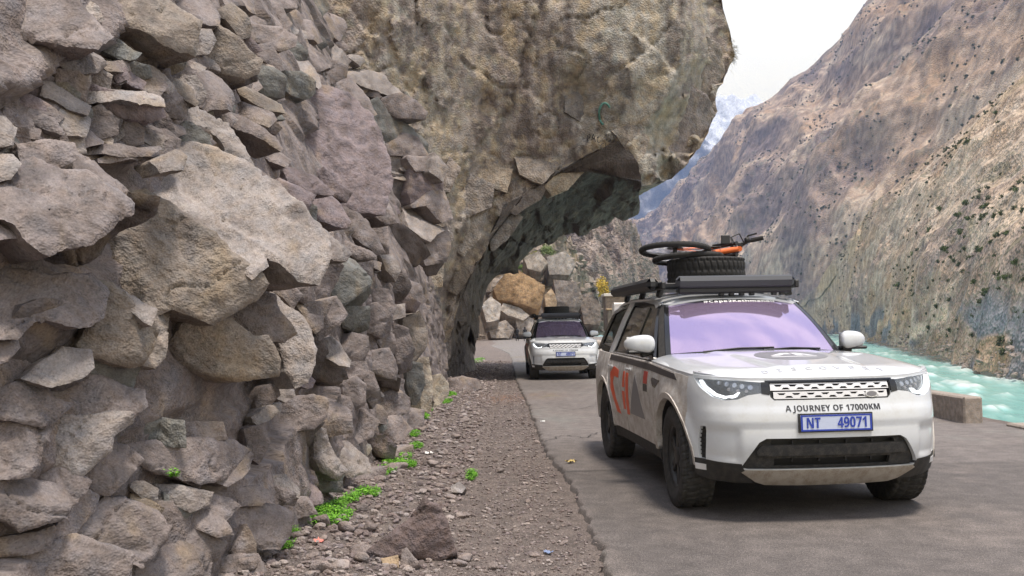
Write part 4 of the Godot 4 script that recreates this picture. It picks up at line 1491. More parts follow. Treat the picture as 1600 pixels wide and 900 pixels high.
# lettering laid on a surface: origin o in the domain, height h
func letters(text: String, h: float, fn: Callable, o: Vector2, depth = 0.004, font = "Droid Sans", bold = true, stretch = 1.0) -> ArrayMesh:
	var tm := TextMesh.new()
	var sf := SystemFont.new()
	sf.font_names = PackedStringArray([font])
	sf.font_weight = 700 if bold else 400
	tm.font = sf
	tm.text = text
	tm.font_size = 64
	tm.pixel_size = h / 46.0
	tm.depth = depth
	tm.curve_step = 2.0
	var arr := tm.surface_get_arrays(0) if tm.get_surface_count() > 0 else []
	var ar2 := tm.get_mesh_arrays() if arr.is_empty() else arr
	var vs: PackedVector3Array = ar2[Mesh.ARRAY_VERTEX]
	var out := PackedVector3Array()
	for v in vs: out.append(fn.call(o + Vector2(v.x * stretch, v.y), v.z + depth * 0.5 + 0.0015))
	ar2[Mesh.ARRAY_VERTEX] = out
	var am := ArrayMesh.new()
	var ix = ar2[Mesh.ARRAY_INDEX]
	var st := SurfaceTool.new()
	st.begin(Mesh.PRIMITIVE_TRIANGLES)
	st.set_smooth_group(-1)
	for v in out: st.add_vertex(v)
	if ix != null:
		for i in ix: st.add_index(i)
		st.deindex()
	st.generate_normals()
	return st.commit()

func car_materials():
	var S := 256
	var a := noise_bytes(41, 0.03, 4, S)
	var b := noise_bytes(42, 0.2, 3, S)
	# white paint with road dust
	var pt = tex_rgb(S, func(i):
		var k = clampf((a[i] - 128) / 128.0 * 0.5 + (b[i] - 128) / 128.0 * 0.35, -1, 1)
		var v = 0.83 - 0.05 * maxf(k, 0.0)
		return Color(v, v * (1.0 - 0.012 * maxf(k, 0.0)), v * (1.0 - 0.03 * maxf(k, 0.0))))
	var m := StandardMaterial3D.new()
	m.albedo_texture = pt
	m.albedo_color = Color(0.97, 0.985, 1.0)
	m.roughness = 0.32
	m.clearcoat_enabled = true
	m.clearcoat = 1.0
	m.clearcoat_roughness = 0.05
	mat("white_paint", tri(m, 0.8, false))
	# the same paint under a film of dried mud (flanks and sills)
	var dt = tex_rgb(S, func(i):
		var k = clampf(0.42 + (a[i] - 128) / 128.0 * 0.6 + (b[i] - 128) / 128.0 * 0.4, 0, 1)
		return Color(0.80, 0.785, 0.765).lerp(Color(0.64, 0.60, 0.56), k))
	var md := StandardMaterial3D.new()
	md.albedo_texture = dt
	md.roughness = 0.6
	md.clearcoat_enabled = true
	md.clearcoat = 0.25
	md.clearcoat_roughness = 0.4
	mat("dusty_paint", tri(md, 0.9, false))
	mat("black_plastic", std(0.022, 0.022, 0.023, 0.55))
	mat("gloss_black", std(0.012, 0.012, 0.013, 0.12))
	var du = tex_rgb(S, func(i):
		var k = clampf(0.3 + (a[i] - 128) / 128.0 * 0.5 + (b[i] - 128) / 128.0 * 0.5, 0, 1)
		return Color(0.16, 0.16, 0.16).lerp(Color(0.42, 0.385, 0.35), k * 0.55))
	var mdu := StandardMaterial3D.new()
	mdu.albedo_texture = du
	mdu.roughness = 0.8
	mat("dusty_black", tri(mdu, 2.0, false))
	var sk = tex_rgb(S, func(i):
		var k = clampf(0.4 + (a[i] - 128) / 128.0 * 0.7 + (b[i] - 128) / 128.0 * 0.5, 0, 1)
		return Color(0.72, 0.70, 0.67).lerp(Color(0.58, 0.54, 0.49), k))
	var ms := StandardMaterial3D.new()
	ms.albedo_texture = sk
	ms.roughness = 0.5
	ms.metallic = 0.35
	mat("skid_silver", tri(ms, 1.4, false))
	mat("silver", std(0.72, 0.72, 0.73, 0.25, 0.7))
	mat("satin_white", std(0.70, 0.70, 0.71, 0.35, 0.1))
	mat("rubber", std(0.024, 0.023, 0.022, 0.88))
	mat("dusty_rubber", mdu)
	mat("gunmetal", std(0.045, 0.044, 0.043, 0.5, 0.4))
	mat("chrome", std(0.75, 0.75, 0.75, 0.1, 1.0))
	mat("projector", std(0.32, 0.33, 0.35, 0.15, 0.8))
	mat("hood_letter", std(0.5, 0.5, 0.51, 0.3, 0.5))
	mat("seat", std(0.05, 0.045, 0.042, 0.8))
	mat("dark_grey", std(0.055, 0.058, 0.066, 0.6))
	# heat-reflecting windscreen: a thin metal-oxide coat that mirrors with a violet cast
	var g := StandardMaterial3D.new()
	g.albedo_color = Color(0.74, 0.66, 0.79, 0.58)
	g.transparency = BaseMaterial3D.TRANSPARENCY_ALPHA
	g.metallic = 0.75
	g.roughness = 0.06
	mat("windscreen", g)
	var sg := StandardMaterial3D.new()
	sg.albedo_color = Color(0.03, 0.035, 0.035, 0.72)
	sg.transparency = BaseMaterial3D.TRANSPARENCY_ALPHA
	sg.roughness = 0.03
	mat("tinted_glass", sg)
	var cg := StandardMaterial3D.new()
	cg.albedo_color = Color(0.9, 0.95, 1.0, 0.10)
	cg.transparency = BaseMaterial3D.TRANSPARENCY_ALPHA
	cg.roughness = 0.03
	mat("clear_glass", cg)
	var dl := StandardMaterial3D.new()
	dl.albedo_color = Color(1, 1, 1)
	dl.emission_enabled = true
	dl.emission = Color(0.95, 0.98, 1.0)
	dl.emission_energy_multiplier = 1.1
	mat("lamp_glow", dl)
	mat("orange", std(0.78, 0.10, 0.025, 0.45))
	mat("decal_grey", std(0.17, 0.165, 0.175, 0.4))
	mat("decal_dark", std(0.035, 0.03, 0.03, 0.4))
	mat("decal_red", std(0.50, 0.05, 0.03, 0.4))
	mat("plate_blue_grey", std(0.52, 0.58, 0.74, 0.4))
	mat("plate_blue", std(0.02, 0.05, 0.36, 0.4))
	mat("lettering_dark", std(0.03, 0.03, 0.035, 0.5))
	mat("lettering_white", std(0.8, 0.8, 0.8, 0.5))
	mat("frame_orange", std(0.72, 0.16, 0.04, 0.3, 0.2))

func tyre_mesh(R: float, W: float, lugs = 40) -> ArrayMesh:
	# chunky all-terrain tread: raised staggered blocks, rounded shoulders, side walls
	var nt = lugs * 8
	var np := 30
	var p := PackedVector3Array()
	for j in np + 1:
		var s := float(j) / np
		for i in nt:
			var th = TAU * i / nt
			var x: float
			var r: float
			if s < 0.2:
				var t := s / 0.2
				x = -W * 0.5 * lerpf(0.80, 1.0, sin(t * PI * 0.5)); r = lerpf(R * 0.60, R * 0.86, t)
			elif s > 0.8:
				var t := (1.0 - s) / 0.2
				x = W * 0.5 * lerpf(0.80, 1.0, sin(t * PI * 0.5)); r = lerpf(R * 0.60, R * 0.86, t)
			else:
				var t := (s - 0.2) / 0.6
				x = lerpf(-W * 0.5, W * 0.5, smoothstep(-0.05, 1.05, t))
				var c := absf(t - 0.5) * 2.0
				r = R * lerpf(1.0, 0.86, pow(maxf(c - 0.72, 0.0) / 0.28, 1.6))
				var ph := fposmod(float(i) / 8.0 + (0.5 if int(t * 4.0) % 2 else 0.0) + 0.9 * absf(t - 0.5), 1.0)
				var gz := fposmod(t * 4.0, 1.0)
				if ph < 0.27: r -= R * 0.028
				if gz < 0.17 and c < 0.75: r -= R * 0.024
			p.append(Vector3(x, cos(th) * r, sin(th) * r))
	var idx := PackedInt32Array()
	for j in np:
		for i in nt:
			var k = (i + 1) % nt
			var a = j * nt + i
			var b = j * nt + k
			idx.append_array([a, b, a + nt, b, b + nt, a + nt])
	return mesh_of(p, idx, null, true)

func rim_meshes(R: float, W: float) -> Dictionary:
	var st := new_st()
	lathe(st, [[R, -W * .42], [R * 1.02, -W * .40], [R * .95, -W * .3], [R * .88, 0.0], [R * .93, W * .36], [R * 1.03, W * .43], [R * 1.0, W * .46], [R * .93, W * .42], [R * .89, W * .30], [R * .86, 0.02]], 48)
	var sp := new_st()
	for k in 6:
		for d in [-0.11, 0.11]:
			var a: float = TAU * k / 6 + d
			var dir := Vector3(0, cos(a), sin(a))
			var side := Vector3(0, -sin(a), cos(a))
			bx(sp, dir * R * 0.56 + Vector3(W * .30, 0, 0), Vector3(0.03, R * 0.78, 0.034), 0.006, Basis(Vector3.RIGHT, dir, Vector3.RIGHT.cross(dir)))
	lathe(sp, [[0.0001, W * .42], [0.05, W * .42], [0.075, W * .38], [0.085, W * .2], [0.085, 0.0]], 24)
	var br := new_st()
	lathe(br, [[0.0001, 0.03], [R * 0.72, 0.03], [R * 0.72, 0.0], [0.0001, 0.0]], 32)
	return {"rim": fin(st), "spokes": fin(sp), "disc": fin(br)}

func add_wheel(root, pos: Vector3, side: float, steer: float, tm, rm):
	var w := Node3D.new()
	w.name = "wheel"
	root.add_child(w, true)
	w.position = pos
	w.rotation.y = steer + (PI if side < 0 else 0.0)
	obj("tyre", tm, M.dusty_rubber, w)
	obj("rim", rm.rim, M.gunmetal, w)
	obj("spokes", rm.spokes, M.gunmetal, w)
	obj("brake_disc", rm.disc, M.gunmetal, w)

func fb(q: Vector2, off: float) -> Vector3: return body(q.x, q.y, off)
func fh(q: Vector2, off: float) -> Vector3: return Vector3(q.x, hood_y(q.x, -q.y) + off, -q.y)          # domain: x, -z (so that up in the domain runs back)
func fw(q: Vector2, off: float) -> Vector3: return glass_front(q.x, q.y, off)
func fgr(q: Vector2, off: float) -> Vector3: return green(q.x, q.y, off)
func fgl(q: Vector2, off: float) -> Vector3:
	var v := green(q.x, q.y, off)
	return Vector3(-v.x, v.y, v.z)
func froof(q: Vector2, off: float) -> Vector3:
	var z := q.y
	var y := prof([[-4.1, 1.735], [-3.6, 1.80], [-2.9, 1.835], [-2.2, 1.835], [-1.8, 1.815], [-1.5, 1.775], [-1.36, 1.738]], z) - 0.07 * pow(absf(q.x) / 0.68, 3.0)
	return Vector3(q.x, y - 0.045 + off, z)

# side polygons given with z along the car become perimeter coordinates
func zside(flat: Array, sgn: float) -> PackedVector2Array:
	var o := PackedVector2Array()
	for i in range(0, flat.size() - 1, 2): o.append(Vector2(uz(flat[i]) * sgn, flat[i + 1]))
	if sgn < 0: o.reverse()
	return o

func arch_pts(cz: float, r: float, a0: float, a1: float, n: int) -> Array:
	var o := []
	for k in n + 1:
		var a := lerpf(a0, a1, float(k) / n)
		o.append_array([cz + cos(a) * r, 0.40 + sin(a) * r])
	return o

func build_suv(label: String) -> Node3D:
	var root := thing("suv", Vector3.ZERO, label, "car", "white expedition cars")
	var R := 0.475
	# ---- front fascia with its openings
	var U := uz(0.42)
	var up_line := []
	var k := -U
	var lowf := []
	var rr := PackedVector2Array()
	# top edge follows the hood line, ends at the front of the wheel arch
	var n := 40
	for i in n + 1:
		var u := lerpf(-U, U, float(i) / n)
		rr.append(Vector2(u, v_top(plan_at(u).y) - 0.012))
	for a in [[U, .86], [U, .72], [uz(.47) , .50], [uz(.47), .40]]: rr.append(Vector2(a[0], a[1]))
	for i in n + 1:
		var u := lerpf(uz(.50), -uz(.50), float(i) / n)
		rr.append(Vector2(u, .372 + 0.058 * smoothstep(0.5, 0.95, absf(u))))
	for a in [[-uz(.47), .40], [-uz(.47), .50], [-U, .72], [-U, .86]]: rr.append(Vector2(a[0], a[1]))
	var grille_o := pv2([-.47, 1.022, .47, 1.022, .475, .985, .455, .915, .43, .892, -.43, .892, -.455, .915, -.475, .985])
	var lamp_f := [.485, 1.018, .62, 1.028, .80, 1.052, .95, 1.078, 1.13, 1.098, 1.10, 1.055, 1.02, .985, .90, .915, .80, .893, .70, .90, .62, .93, .50, .945]
	var lamp_r := pv2(lamp_f)
	var lamp_l := mir(lamp_f)
	var intake := pv2([-.50, .622, .50, .622, .55, .595, .675, .425, .68, .405, .64, .398, -.64, .398, -.68, .405, -.675, .425, -.55, .595])
	var vent_f := [.955, .70, 1.01, .70, 1.045, .60, 1.05, .46, .985, .455, .965, .58]
	var bump := panel(rr, [grille_o, lamp_r, lamp_l, intake, pv2(vent_f), mir(vent_f)], fb, 0.026, 0.0, 0.03)
	var bumper := obj("front_bumper", bump, M.white_paint, root)
	# grille: dark surround, two pierced bars, emblem
	var gr := obj("grille", panel(pv2([-.49, 1.04, .49, 1.04, .49, .88, -.49, .88]), [], fb, 0.05, -0.035, 0.0), M.gloss_black, root)
	for y in [.985, .925]:
		var cells := []
		var hw: float = .452 if y > .95 else .432
		var x: float = -hw + 0.03
		var alt := 0
		while x < hw - 0.04:
			if alt % 2 == 0: cells.append(pv2([x, y + .017, x + .062, y + .017, x + .048, y + .003, x + .014, y + .003]))
			else: cells.append(pv2([x + .014, y - .003, x + .048, y - .003, x + .062, y - .017, x, y - .017]))
			x += 0.054
			alt += 1
		obj("grille_bar", panel(pv2([-hw, y + .026, hw, y + .026, hw, y - .024, -hw, y - .024]), cells, fb, 0.028, -0.008, 0.012), M.satin_white, gr)
	obj("grille_frame", panel(pv2([-.468, 1.020, .468, 1.020, .472, .985, .452, .917, .428, .894, -.428, .894, -.452, .917, -.472, .985]), [pv2([-.458, 1.013, .458, 1.013, .461, .985, .443, .919, .423, .900, -.423, .900, -.443, .919, -.461, .985])], fb, 0.03, -0.002, 0.03), M.gloss_black, gr)
	for s in [1.0, -1.0]:
		var band := [.468, 1.024, .52, 1.022, .52, .94, .462, .93]
		obj("grille_wing", panel(pv2(band) if s > 0 else mir(band), [], fb, 0.03, 0.003, 0.006), M.gloss_black, gr)
	obj("grille_lip", panel(pv2([-.49, 1.034, .49, 1.034, .49, 1.020, -.49, 1.020]), [], fb, 0.03, 0.004, 0.006), M.gloss_black, gr)
	var emb := PackedVector2Array()
	for i in 20: emb.append(Vector2(.30 + cos(TAU * i / 20) * .047, .925 + sin(TAU * i / 20) * .025))
	obj("emblem", panel(emb, [], fb, 0.012, 0.006, 0.012), M.silver, gr)
	var emb2 := PackedVector2Array()
	for i in 20: emb2.append(Vector2(.30 + cos(TAU * i / 20) * .040, .925 + sin(TAU * i / 20) * .019))
	obj("emblem_field", panel(emb2, [], fb, 0.012, 0.0085, 0.003), M.decal_grey, gr)
	# headlights
	for s in [1.0, -1.0]:
		var hl := obj("headlight", panel(lamp_r if s > 0 else lamp_l, [], fb, 0.04, -0.045, 0.0), M.gloss_black, root)
		var shrink := func(f): return pv2(f) if s > 0 else mir(f)
		obj("lens_cover", panel(shrink.call(lamp_f), [], fb, 0.04, 0.001, 0.004), M.clear_glass, hl)
		obj("running_light", panel(shrink.call([.78, .911, .80, .902, .89, .922, 1.005, .988, 1.05, 1.035, 1.036, 1.037, .99, .996, .885, .938, .81, .921, .735, .928, .70, .95, .68, .95, .708, .917, .74, .908]), [], fb, 0.02, -0.012, 0.025), M.lamp_glow, hl)
		for q in [[.60, .985, .017], [.665, .992, .017], [.73, 1.0, .017], [.80, 1.008, .017], [.87, 1.018, .015], [.63, .957, .011], [.70, .962, .011], [.78, .97, .011]]:
			var c := PackedVector2Array()
			for i in 14: c.append(Vector2((q[0] + cos(TAU * i / 14) * q[2] * 1.2) * s, q[1] + sin(TAU * i / 14) * q[2]))
			if s < 0: c.reverse()
			obj("projector", panel(c, [], fb, 0.02, -0.026, 0.015), M.projector if q[2] > 0.012 else M.decal_grey, hl)
	# side vents
	for s in [1.0, -1.0]:
		var vp := pv2(vent_f) if s > 0 else mir(vent_f)
		var ve := obj("side_vent", panel(vp, [], fb, 0.03, -0.028, 0.0), M.black_plastic, root)
		for i in 7:
			var y := .485 + i * .03
			var f := [.975, y + .009, 1.042, y + .009, 1.042, y, .975, y]
			obj("vent_fin", panel(pv2(f) if s > 0 else mir(f), [], fb, 0.03, -0.014, 0.01), M.dusty_black, ve)
		var ind := [.835, .862, .975, .90, .99, .89, .845, .85]
	# lower intake: dark mouth, cross bar, slats
	var mouth := obj("lower_intake", panel(intake, [], fb, 0.05, -0.09, 0.0), M.black_plastic, root)
	obj("intake_surround", panel(intake, [pv2([-.46, .605, .46, .605, .47, .575, -.47, .575]), pv2([-.44, .475, .44, .475, .44, .42, -.44, .42])], fb, 0.03, -0.035, 0.03), M.dusty_black, mouth)
	obj("intake_bar", panel(pv2([-.53, .572, .53, .572, .57, .53, .56, .495, -.56, .495, -.57, .53]), [], fb, 0.03, -0.012, 0.03), M.dusty_black, mouth)
	for x in [-.3, -.1, .1, .3]:
		obj("intake_slat", panel(pv2([x - .006, .603, x + .006, .603, x + .006, .447, x - .006, .447]), [], fb, 0.03, -0.05, 0.02), M.black_plastic, mouth)
	# skid plate and dark lower corners
	obj("skid_plate", panel(pv2([-.65, .39, .65, .39, .69, .37, .58, .292, .50, .266, .2, .258, -.2, .258, -.50, .266, -.58, .292, -.69, .37]), [], fb, 0.03, 0.008, 0.04), M.skid_silver, root)
	for s in [1.0, -1.0]:
		var cf := [.68, .435, .86, .445, 1.0, .455, uz(.465), .462, uz(.465), .34, 1.0, .30, .80, .28, .60, .285, .665, .385]
		var corner := obj("lower_corner", panel(pv2(cf) if s > 0 else mir(cf), [], fb, 0.035, 0.002, 0.03), M.dusty_black, root)
		var lf := [.99, .415, 1.09, .42, 1.09, .375, 1.0, .37]
		obj("fog_reflector", panel(pv2(lf) if s > 0 else mir(lf), [], fb, 0.03, 0.006, 0.01), M.satin_white, corner)
	# ---- number plate and lettering
	var fl := func(q, off): return Vector3(q.x, q.y, 0.905 + off - 0.03 * (q.y - 0.73))
	var plate := obj("number_plate", panel(pv2([-.262, .787, .262, .787, .262, .673, -.262, .673]), [], fl, 0.06, 0.0, 0.02), M.plate_blue_grey, root)
	obj("plate_border", panel(pv2([-.262, .787, .262, .787, .262, .673, -.262, .673]), [pv2([-.248, .776, .248, .776, .248, .684, -.248, .684])], fl, 0.03, 0.0015, 0.003), M.plate_blue, plate)
	obj("plate_letters", letters("NT", .074, fl, Vector2(-.172, .730), 0.003, "Droid Sans", true, 0.80), M.plate_blue, plate)
	obj("plate_letters", letters("49071", .074, fl, Vector2(.120, .730), 0.003, "Droid Sans", true, 0.80), M.plate_blue, plate)
	obj("plate_holder", panel(pv2([-.272, .797, .272, .797, .272, .663, -.272, .663]), [], fl, 0.06, -0.006, 0.03), M.black_plastic, plate)
	obj("slogan", letters("A JOURNEY OF 17000KM", .040, fb, Vector2(0, .833), 0.002, "Droid Sans", true, 1.12), M.lettering_dark, bumper)
	# ---- hood
	var hp := PackedVector2Array()
	for q in HB: hp.append(Vector2(q.x, -q.y))
	for i in 21:
		var a := lerpf(1.0, -1.0, i / 20.0)
		var g := glass_front(a, 0.0)
		hp.append(Vector2(g.x * 1.0, -(g.z + 0.055)))
	var hood := obj("hood", panel(hp, [], fh, 0.035, 0.004, 0.025), M.white_paint, root)
	var i2 := 0
	for ch in "DISCOVERY":
		obj("hood_letter", letters(ch, .052, fh, Vector2(-.44 + .11 * i2, -.70), 0.006, "Droid Sans", true, 1.25), M.hood_letter, hood)
		i2 += 1
	var disc := PackedVector2Array()
	for i in 40: disc.append(Vector2(.02 + cos(TAU * i / 40) * .29, -.02 + sin(TAU * i / 40) * .27))
	var dc := obj("hood_decal", panel(disc, [], fh, 0.03, 0.0065, 0.002), M.decal_grey, hood)
	for f in [[-.16, -.05, -.02, .10, .04, .10, .04, .02, -.02, .02, -.08, -.05], [.06, .10, .11, .10, .11, -.06, .06, -.06], [.11, .10, .20, -.06, .15, -.06, .10, .03], [-.17, -.10, .20, -.10, .20, -.13, -.17, -.13]]:
		obj("decal_mark", panel(pv2(f), [], fh, 0.03, 0.0085, 0.0015), M.satin_white, dc)
	# ---- fenders, doors, quarters: one panel each, both flanks
	for s in [1.0, -1.0]:
		var side_fn := fb
		var fen: Array = [.408, .90]
		fen = [.405, 1.075, .2, 1.075, -.1, 1.09, -.4, 1.105, -.735, 1.122, -.735, .44, -.46, .40]
		var a_f := arch_pts(0.0, R, PI, 0.10, 20)
		fen = [.43, v_top(.43) - .02, .2, v_top(.2) - .02, 0, v_top(0) - .018, -.3, v_top(-.3) - .016, -.735, v_top(-.735) - .014, -.735, .41, -.472, .41] + a_f + [.43, .60]
		var fender := obj("fender", panel(zside(fen, s), [], fb, 0.04, 0.0, 0.025), M.white_paint if s > 0 else M.dusty_paint, root)
		var gill := [-.34, .985, -.62, 1.0, -.66, .985, -.60, .925, -.50, .915]
		obj("fender_vent", panel(zside(gill, s), [], fb, 0.03, 0.003, 0.006), M.gloss_black, fender)
		var d1 := [-.75, v_top(-.75) - .014, -1.2, v_top(-1.2) - .012, -1.80, v_top(-1.8) - .012, -1.80, .41, -.75, .41]
		var door1 := obj("front_door", panel(zside(d1, s), [], fb, 0.05, 0.0, 0.025), M.dusty_paint, root)
		var d2 := [-1.815, v_top(-1.8) - .012, -2.75, v_top(-2.7) - .012, -2.72, 1.0] + arch_pts(-2.923, R + .03, 1.25, 2.55 - .0, 8).slice(0, 0) + [-2.52, .74, -2.43, .55, -2.42, .41, -1.815, .41]
		var door2 := obj("rear_door", panel(zside(d2, s), [], fb, 0.05, 0.0, 0.025), M.dusty_paint, root)
		var qa := arch_pts(-2.923, R, 0.95, PI, 18)
		var q2 := [-2.765, v_top(-2.8) - .012, -3.4, v_top(-3.4) - .012, -3.80, v_top(-3.8) - .012, -3.80, .45, -3.42, .42]
		var qb := arch_pts(-2.923, R, PI + 0.0, 0.75, 18)
		q2 = q2 + qb + [-2.735, 1.0]
		obj("rear_quarter", panel(zside(q2, s), [], fb, 0.05, 0.0, 0.025), M.dusty_paint, root)
		for d in [[door1, -1.60], [door2, -2.50]]:
			var hz: float = d[1]
			var st := new_st()
			var hp1 := body(uz(hz) * s, 1.03, 0.022)
			bx(st, hp1, Vector3(0.022, 0.03, 0.20), 0.009)
			obj("door_handle", fin(st), M.white_paint, d[0])
		# sill and wheel-arch linings
		obj("sill", panel(zside([-.46, .425, -2.45, .425, -2.45, .30, -.46, .30], s), [], fb, 0.08, -0.004, 0.03), M.dusty_black, root)
		for wz in [0.0, -2.923]:
			var ar := PackedVector2Array()
			var o1 := arch_pts(wz, R + .035, PI * 1.0, 0.0, 24)
			var o2 := arch_pts(wz, R - .012, 0.0, PI * 1.0, 24)
			obj("arch_trim", panel(zside(o1 + o2, s), [], fb, 0.04, 0.008, 0.05), M.dusty_paint, root)
			var lin_st := new_st()
			for i in 24:
				var a0 := PI * i / 24.0
				var a1 := PI * (i + 1) / 24.0
				var f = func(a, x): return Vector3(x * s, .40 + sin(a) * (R - .005), wz + cos(a) * (R - .005))
				quad(lin_st, f.call(a0, .96), f.call(a1, .96), f.call(a1, .50), f.call(a0, .50))
			obj("arch_liner", fin(lin_st), M.black_plastic, root)
		# belt stripe with lettering
		var stripe := obj("belt_stripe", panel(zside([.10, v_top(.10) - .03, -.735, v_top(-.735) - .024, -1.8, v_top(-1.8) - .022, -2.7, v_top(-2.7) - .022, -2.7, v_top(-2.7) - .075, -1.8, v_top(-1.8) - .075, -.735, v_top(-.735) - .077, .20, v_top(.20) - .072], s), [], fb, 0.04, 0.0035, 0.003), M.decal_dark, root)
		if s < 0:
			for q in [[-.25, "CPT-KTM", M.decal_red], [-.62, "CAPE - KATHMANDU", M.decal_red], [-1.3, "JOURNEY OF 17000KM", M.decal_grey]]:
				obj("stripe_letters", letters(q[1], .030, fb, Vector2(-uz(q[0]), v_top(q[0]) - .050), 0.001, "Droid Sans", true, 1.0), q[2], stripe)
		# door graphics
		var sg = s
		obj("door_decal", panel(zside([-.98, .60, -1.62, .60, -1.34, 1.0], s), [pv2([0, 0])].slice(0, 0), fb, 0.05, 0.003, 0.002), M.decal_grey, door1)
		obj("door_decal", panel(zside([-1.66, .58, -1.78, .58, -1.78, .99, -1.66, .99], s), [], fb, 0.05, 0.003, 0.002), M.orange, door1)
		obj("door_decal", panel(zside([-.70 - .12, .93, -.98, .93, -.98, 1.04, -.82, 1.04], s), [], fb, 0.05, 0.003, 0.002), M.decal_red, door1)
		obj("door_decal", panel(zside([-.82, .86, -.98, .86, -.98, .925, -.82, .925], s), [], fb, 0.05, 0.003, 0.002), M.decal_dark, door1)
		obj("door_decal", panel(zside([-1.83, .62, -1.93, .62, -1.96, .80, -1.83, .80], s), [], fb, 0.05, 0.003, 0.002), M.orange, door2)
		obj("door_decal", panel(zside([-1.83, .84, -1.95, .84, -1.90, 1.0, -1.83, 1.0], s), [], fb, 0.05, 0.003, 0.002), M.orange, door2)
		obj("door_decal", panel(zside([-2.10, .55, -2.30, .56, -2.52, .80, -2.56, .96, -2.40, 1.03, -2.14, 1.0, -2.14, .92, -2.36, .93, -2.42, .86, -2.30, .70], s), [], fb, 0.05, 0.003, 0.002), M.orange, door2)
	# ---- rear body and floor
	var Ur := uz(-3.80)
	var Um := (PL.size() - 2) * PSTEP
	for s in [1.0, -1.0]:
		var tg := pv2([Ur + .012, 1.185, Um, 1.19, Um, .42, Ur + .012, .45]) if s > 0 else mir([Ur + .012, 1.185, Um, 1.19, Um, .42, Ur + .012, .45])
		obj("rear_bumper", panel(tg, [], fb, 0.08, 0.0, 0.02), M.dusty_paint, root)
	var fs := new_st()
	bx(fs, Vector3(0, .40, -1.6), Vector3(1.0, .16, 4.4), 0.03)
	bx(fs, Vector3(0, .52, -1.46), Vector3(1.66, .20, 1.9), 0.03)
	bx(fs, Vector3(0, .62, .45), Vector3(1.15, .5, .5), 0.05)
	bx(fs, Vector3(0, .62, -3.6), Vector3(1.5, .4, .75), 0.05)
	obj("underbody", fin(fs), M.black_plastic, root)
	# ---- cabin
	var back_glass := []
	for s in [1.0, -1.0]:
		var fn: Callable = fgr if s > 0 else fgl
		var shell := pv2([-.90, 1.13, -1.10, 1.32, -1.28, 1.49, -1.50, 1.70, -2.0, 1.765, -2.8, 1.785, -3.5, 1.76, -3.98, 1.70, -4.06, 1.45, -4.09, 1.18, -2.5, 1.15])
		var w1 := pv2([-1.10, 1.165, -1.155, 1.19, -1.36, 1.42, -1.55, 1.62, -1.80, 1.675, -1.80, 1.175])
		var w2 := pv2([-1.90, 1.18, -1.90, 1.685, -2.30, 1.71, -2.66, 1.71, -2.72, 1.19])
		var w3 := pv2([-3.02, 1.22, -2.96, 1.70, -3.45, 1.685, -3.80, 1.64, -3.90, 1.25])
		obj("window_frame", panel(shell, [w1, w2, w3], fn, 0.06, 0.0, 0.03), M.gloss_black, root)
		obj("side_window", panel(w1, [], fn, 0.08, -0.012, 0.0), M.tinted_glass, root)
		obj("side_window", panel(w2, [], fn, 0.08, -0.012, 0.0), M.tinted_glass, root)
		obj("side_window", panel(w3, [], fn, 0.08, -0.012, 0.0), M.tinted_glass, root)
		obj("rear_pillar", panel(pv2([-2.75, 1.165, -2.69, 1.765, -2.93, 1.77, -3.01, 1.17]), [], fn, 0.06, 0.008, 0.02), M.white_paint, root)
		obj("window_trim", panel(pv2([-1.05, 1.155, -1.85, 1.168, -2.73, 1.178, -2.73, 1.165, -1.85, 1.155, -1.03, 1.142]), [], fn, 0.04, 0.006, 0.01), M.silver, root)
		# roof side and front pillar
		obj("cant_rail", panel(pv2([-1.44, 1.695, -1.62, 1.735, -2.2, 1.785, -2.9, 1.80, -3.5, 1.775, -3.97, 1.715, -3.97, 1.68, -3.5, 1.735, -2.9, 1.76, -2.2, 1.745, -1.66, 1.70, -1.52, 1.655]), [], fn, 0.04, 0.004, 0.02), M.white_paint, root)
		var pf := func(q, off): return glass_front(s * (1.0 + 0.085 * q.x), q.y, off - 0.045 * q.x)
		obj("front_pillar", panel(pv2([0.12, -.03, 1.0, -.02, 1.0, 1.0, 0.12, 1.0]), [], pf, 0.12, 0.008, 0.02), M.dusty_black, root)
	# back
	var bs := new_st()
	bx(bs, Vector3(0, 1.45, -4.0), Vector3(1.35, .6, .06), 0.02)
	obj("tailgate", fin(bs), M.dusty_paint, root)
	obj("roof", panel(pv2([-.665, -1.45, -.60, -1.385, 0, -1.365, .60, -1.385, .665, -1.45, .672, -2.2, .665, -3.3, .63, -4.0, 0, -4.1, -.63, -4.0, -.665, -3.3, -.672, -2.2]), [], froof, 0.06, 0.006, 0.02), M.white_paint, root)
	# windscreen, its dark border, hashtag, mirror, wipers
	var ws := obj("windscreen", panel(pv2([-1, 0, 1, 0, 1, 1, -1, 1]), [], fw, 0.07, 0.0, 0.0), M.windscreen, root)
	obj("screen_border", panel(pv2([-1.005, -.02, 1.005, -.02, 1.005, 1.0, -1.005, 1.0]), [pv2([-.95, .05, .95, .05, .945, .93, -.945, .93])], fw, 0.05, 0.0025, 0.0), M.gloss_black, ws)
	obj("screen_lettering", letters("#Cape2Kathmandu", .043, func(q, off): return glass_front(q.x / .66, .925 + q.y / .95, off + 0.004), Vector2(.06, 0), 0.001, "Droid Sans", true, 1.3), M.lettering_white, ws)
	var ms := new_st()
	bx(ms, Vector3(.02, 1.62, -1.42), Vector3(.25, .075, .03), 0.012, Basis(Vector3.RIGHT, -0.2))
	tube(ms, [Vector3(.02, 1.685, -1.38), Vector3(.02, 1.635, -1.41)], 0.018, 8)
	obj("rear_view_mirror", fin(ms), M.black_plastic, root)
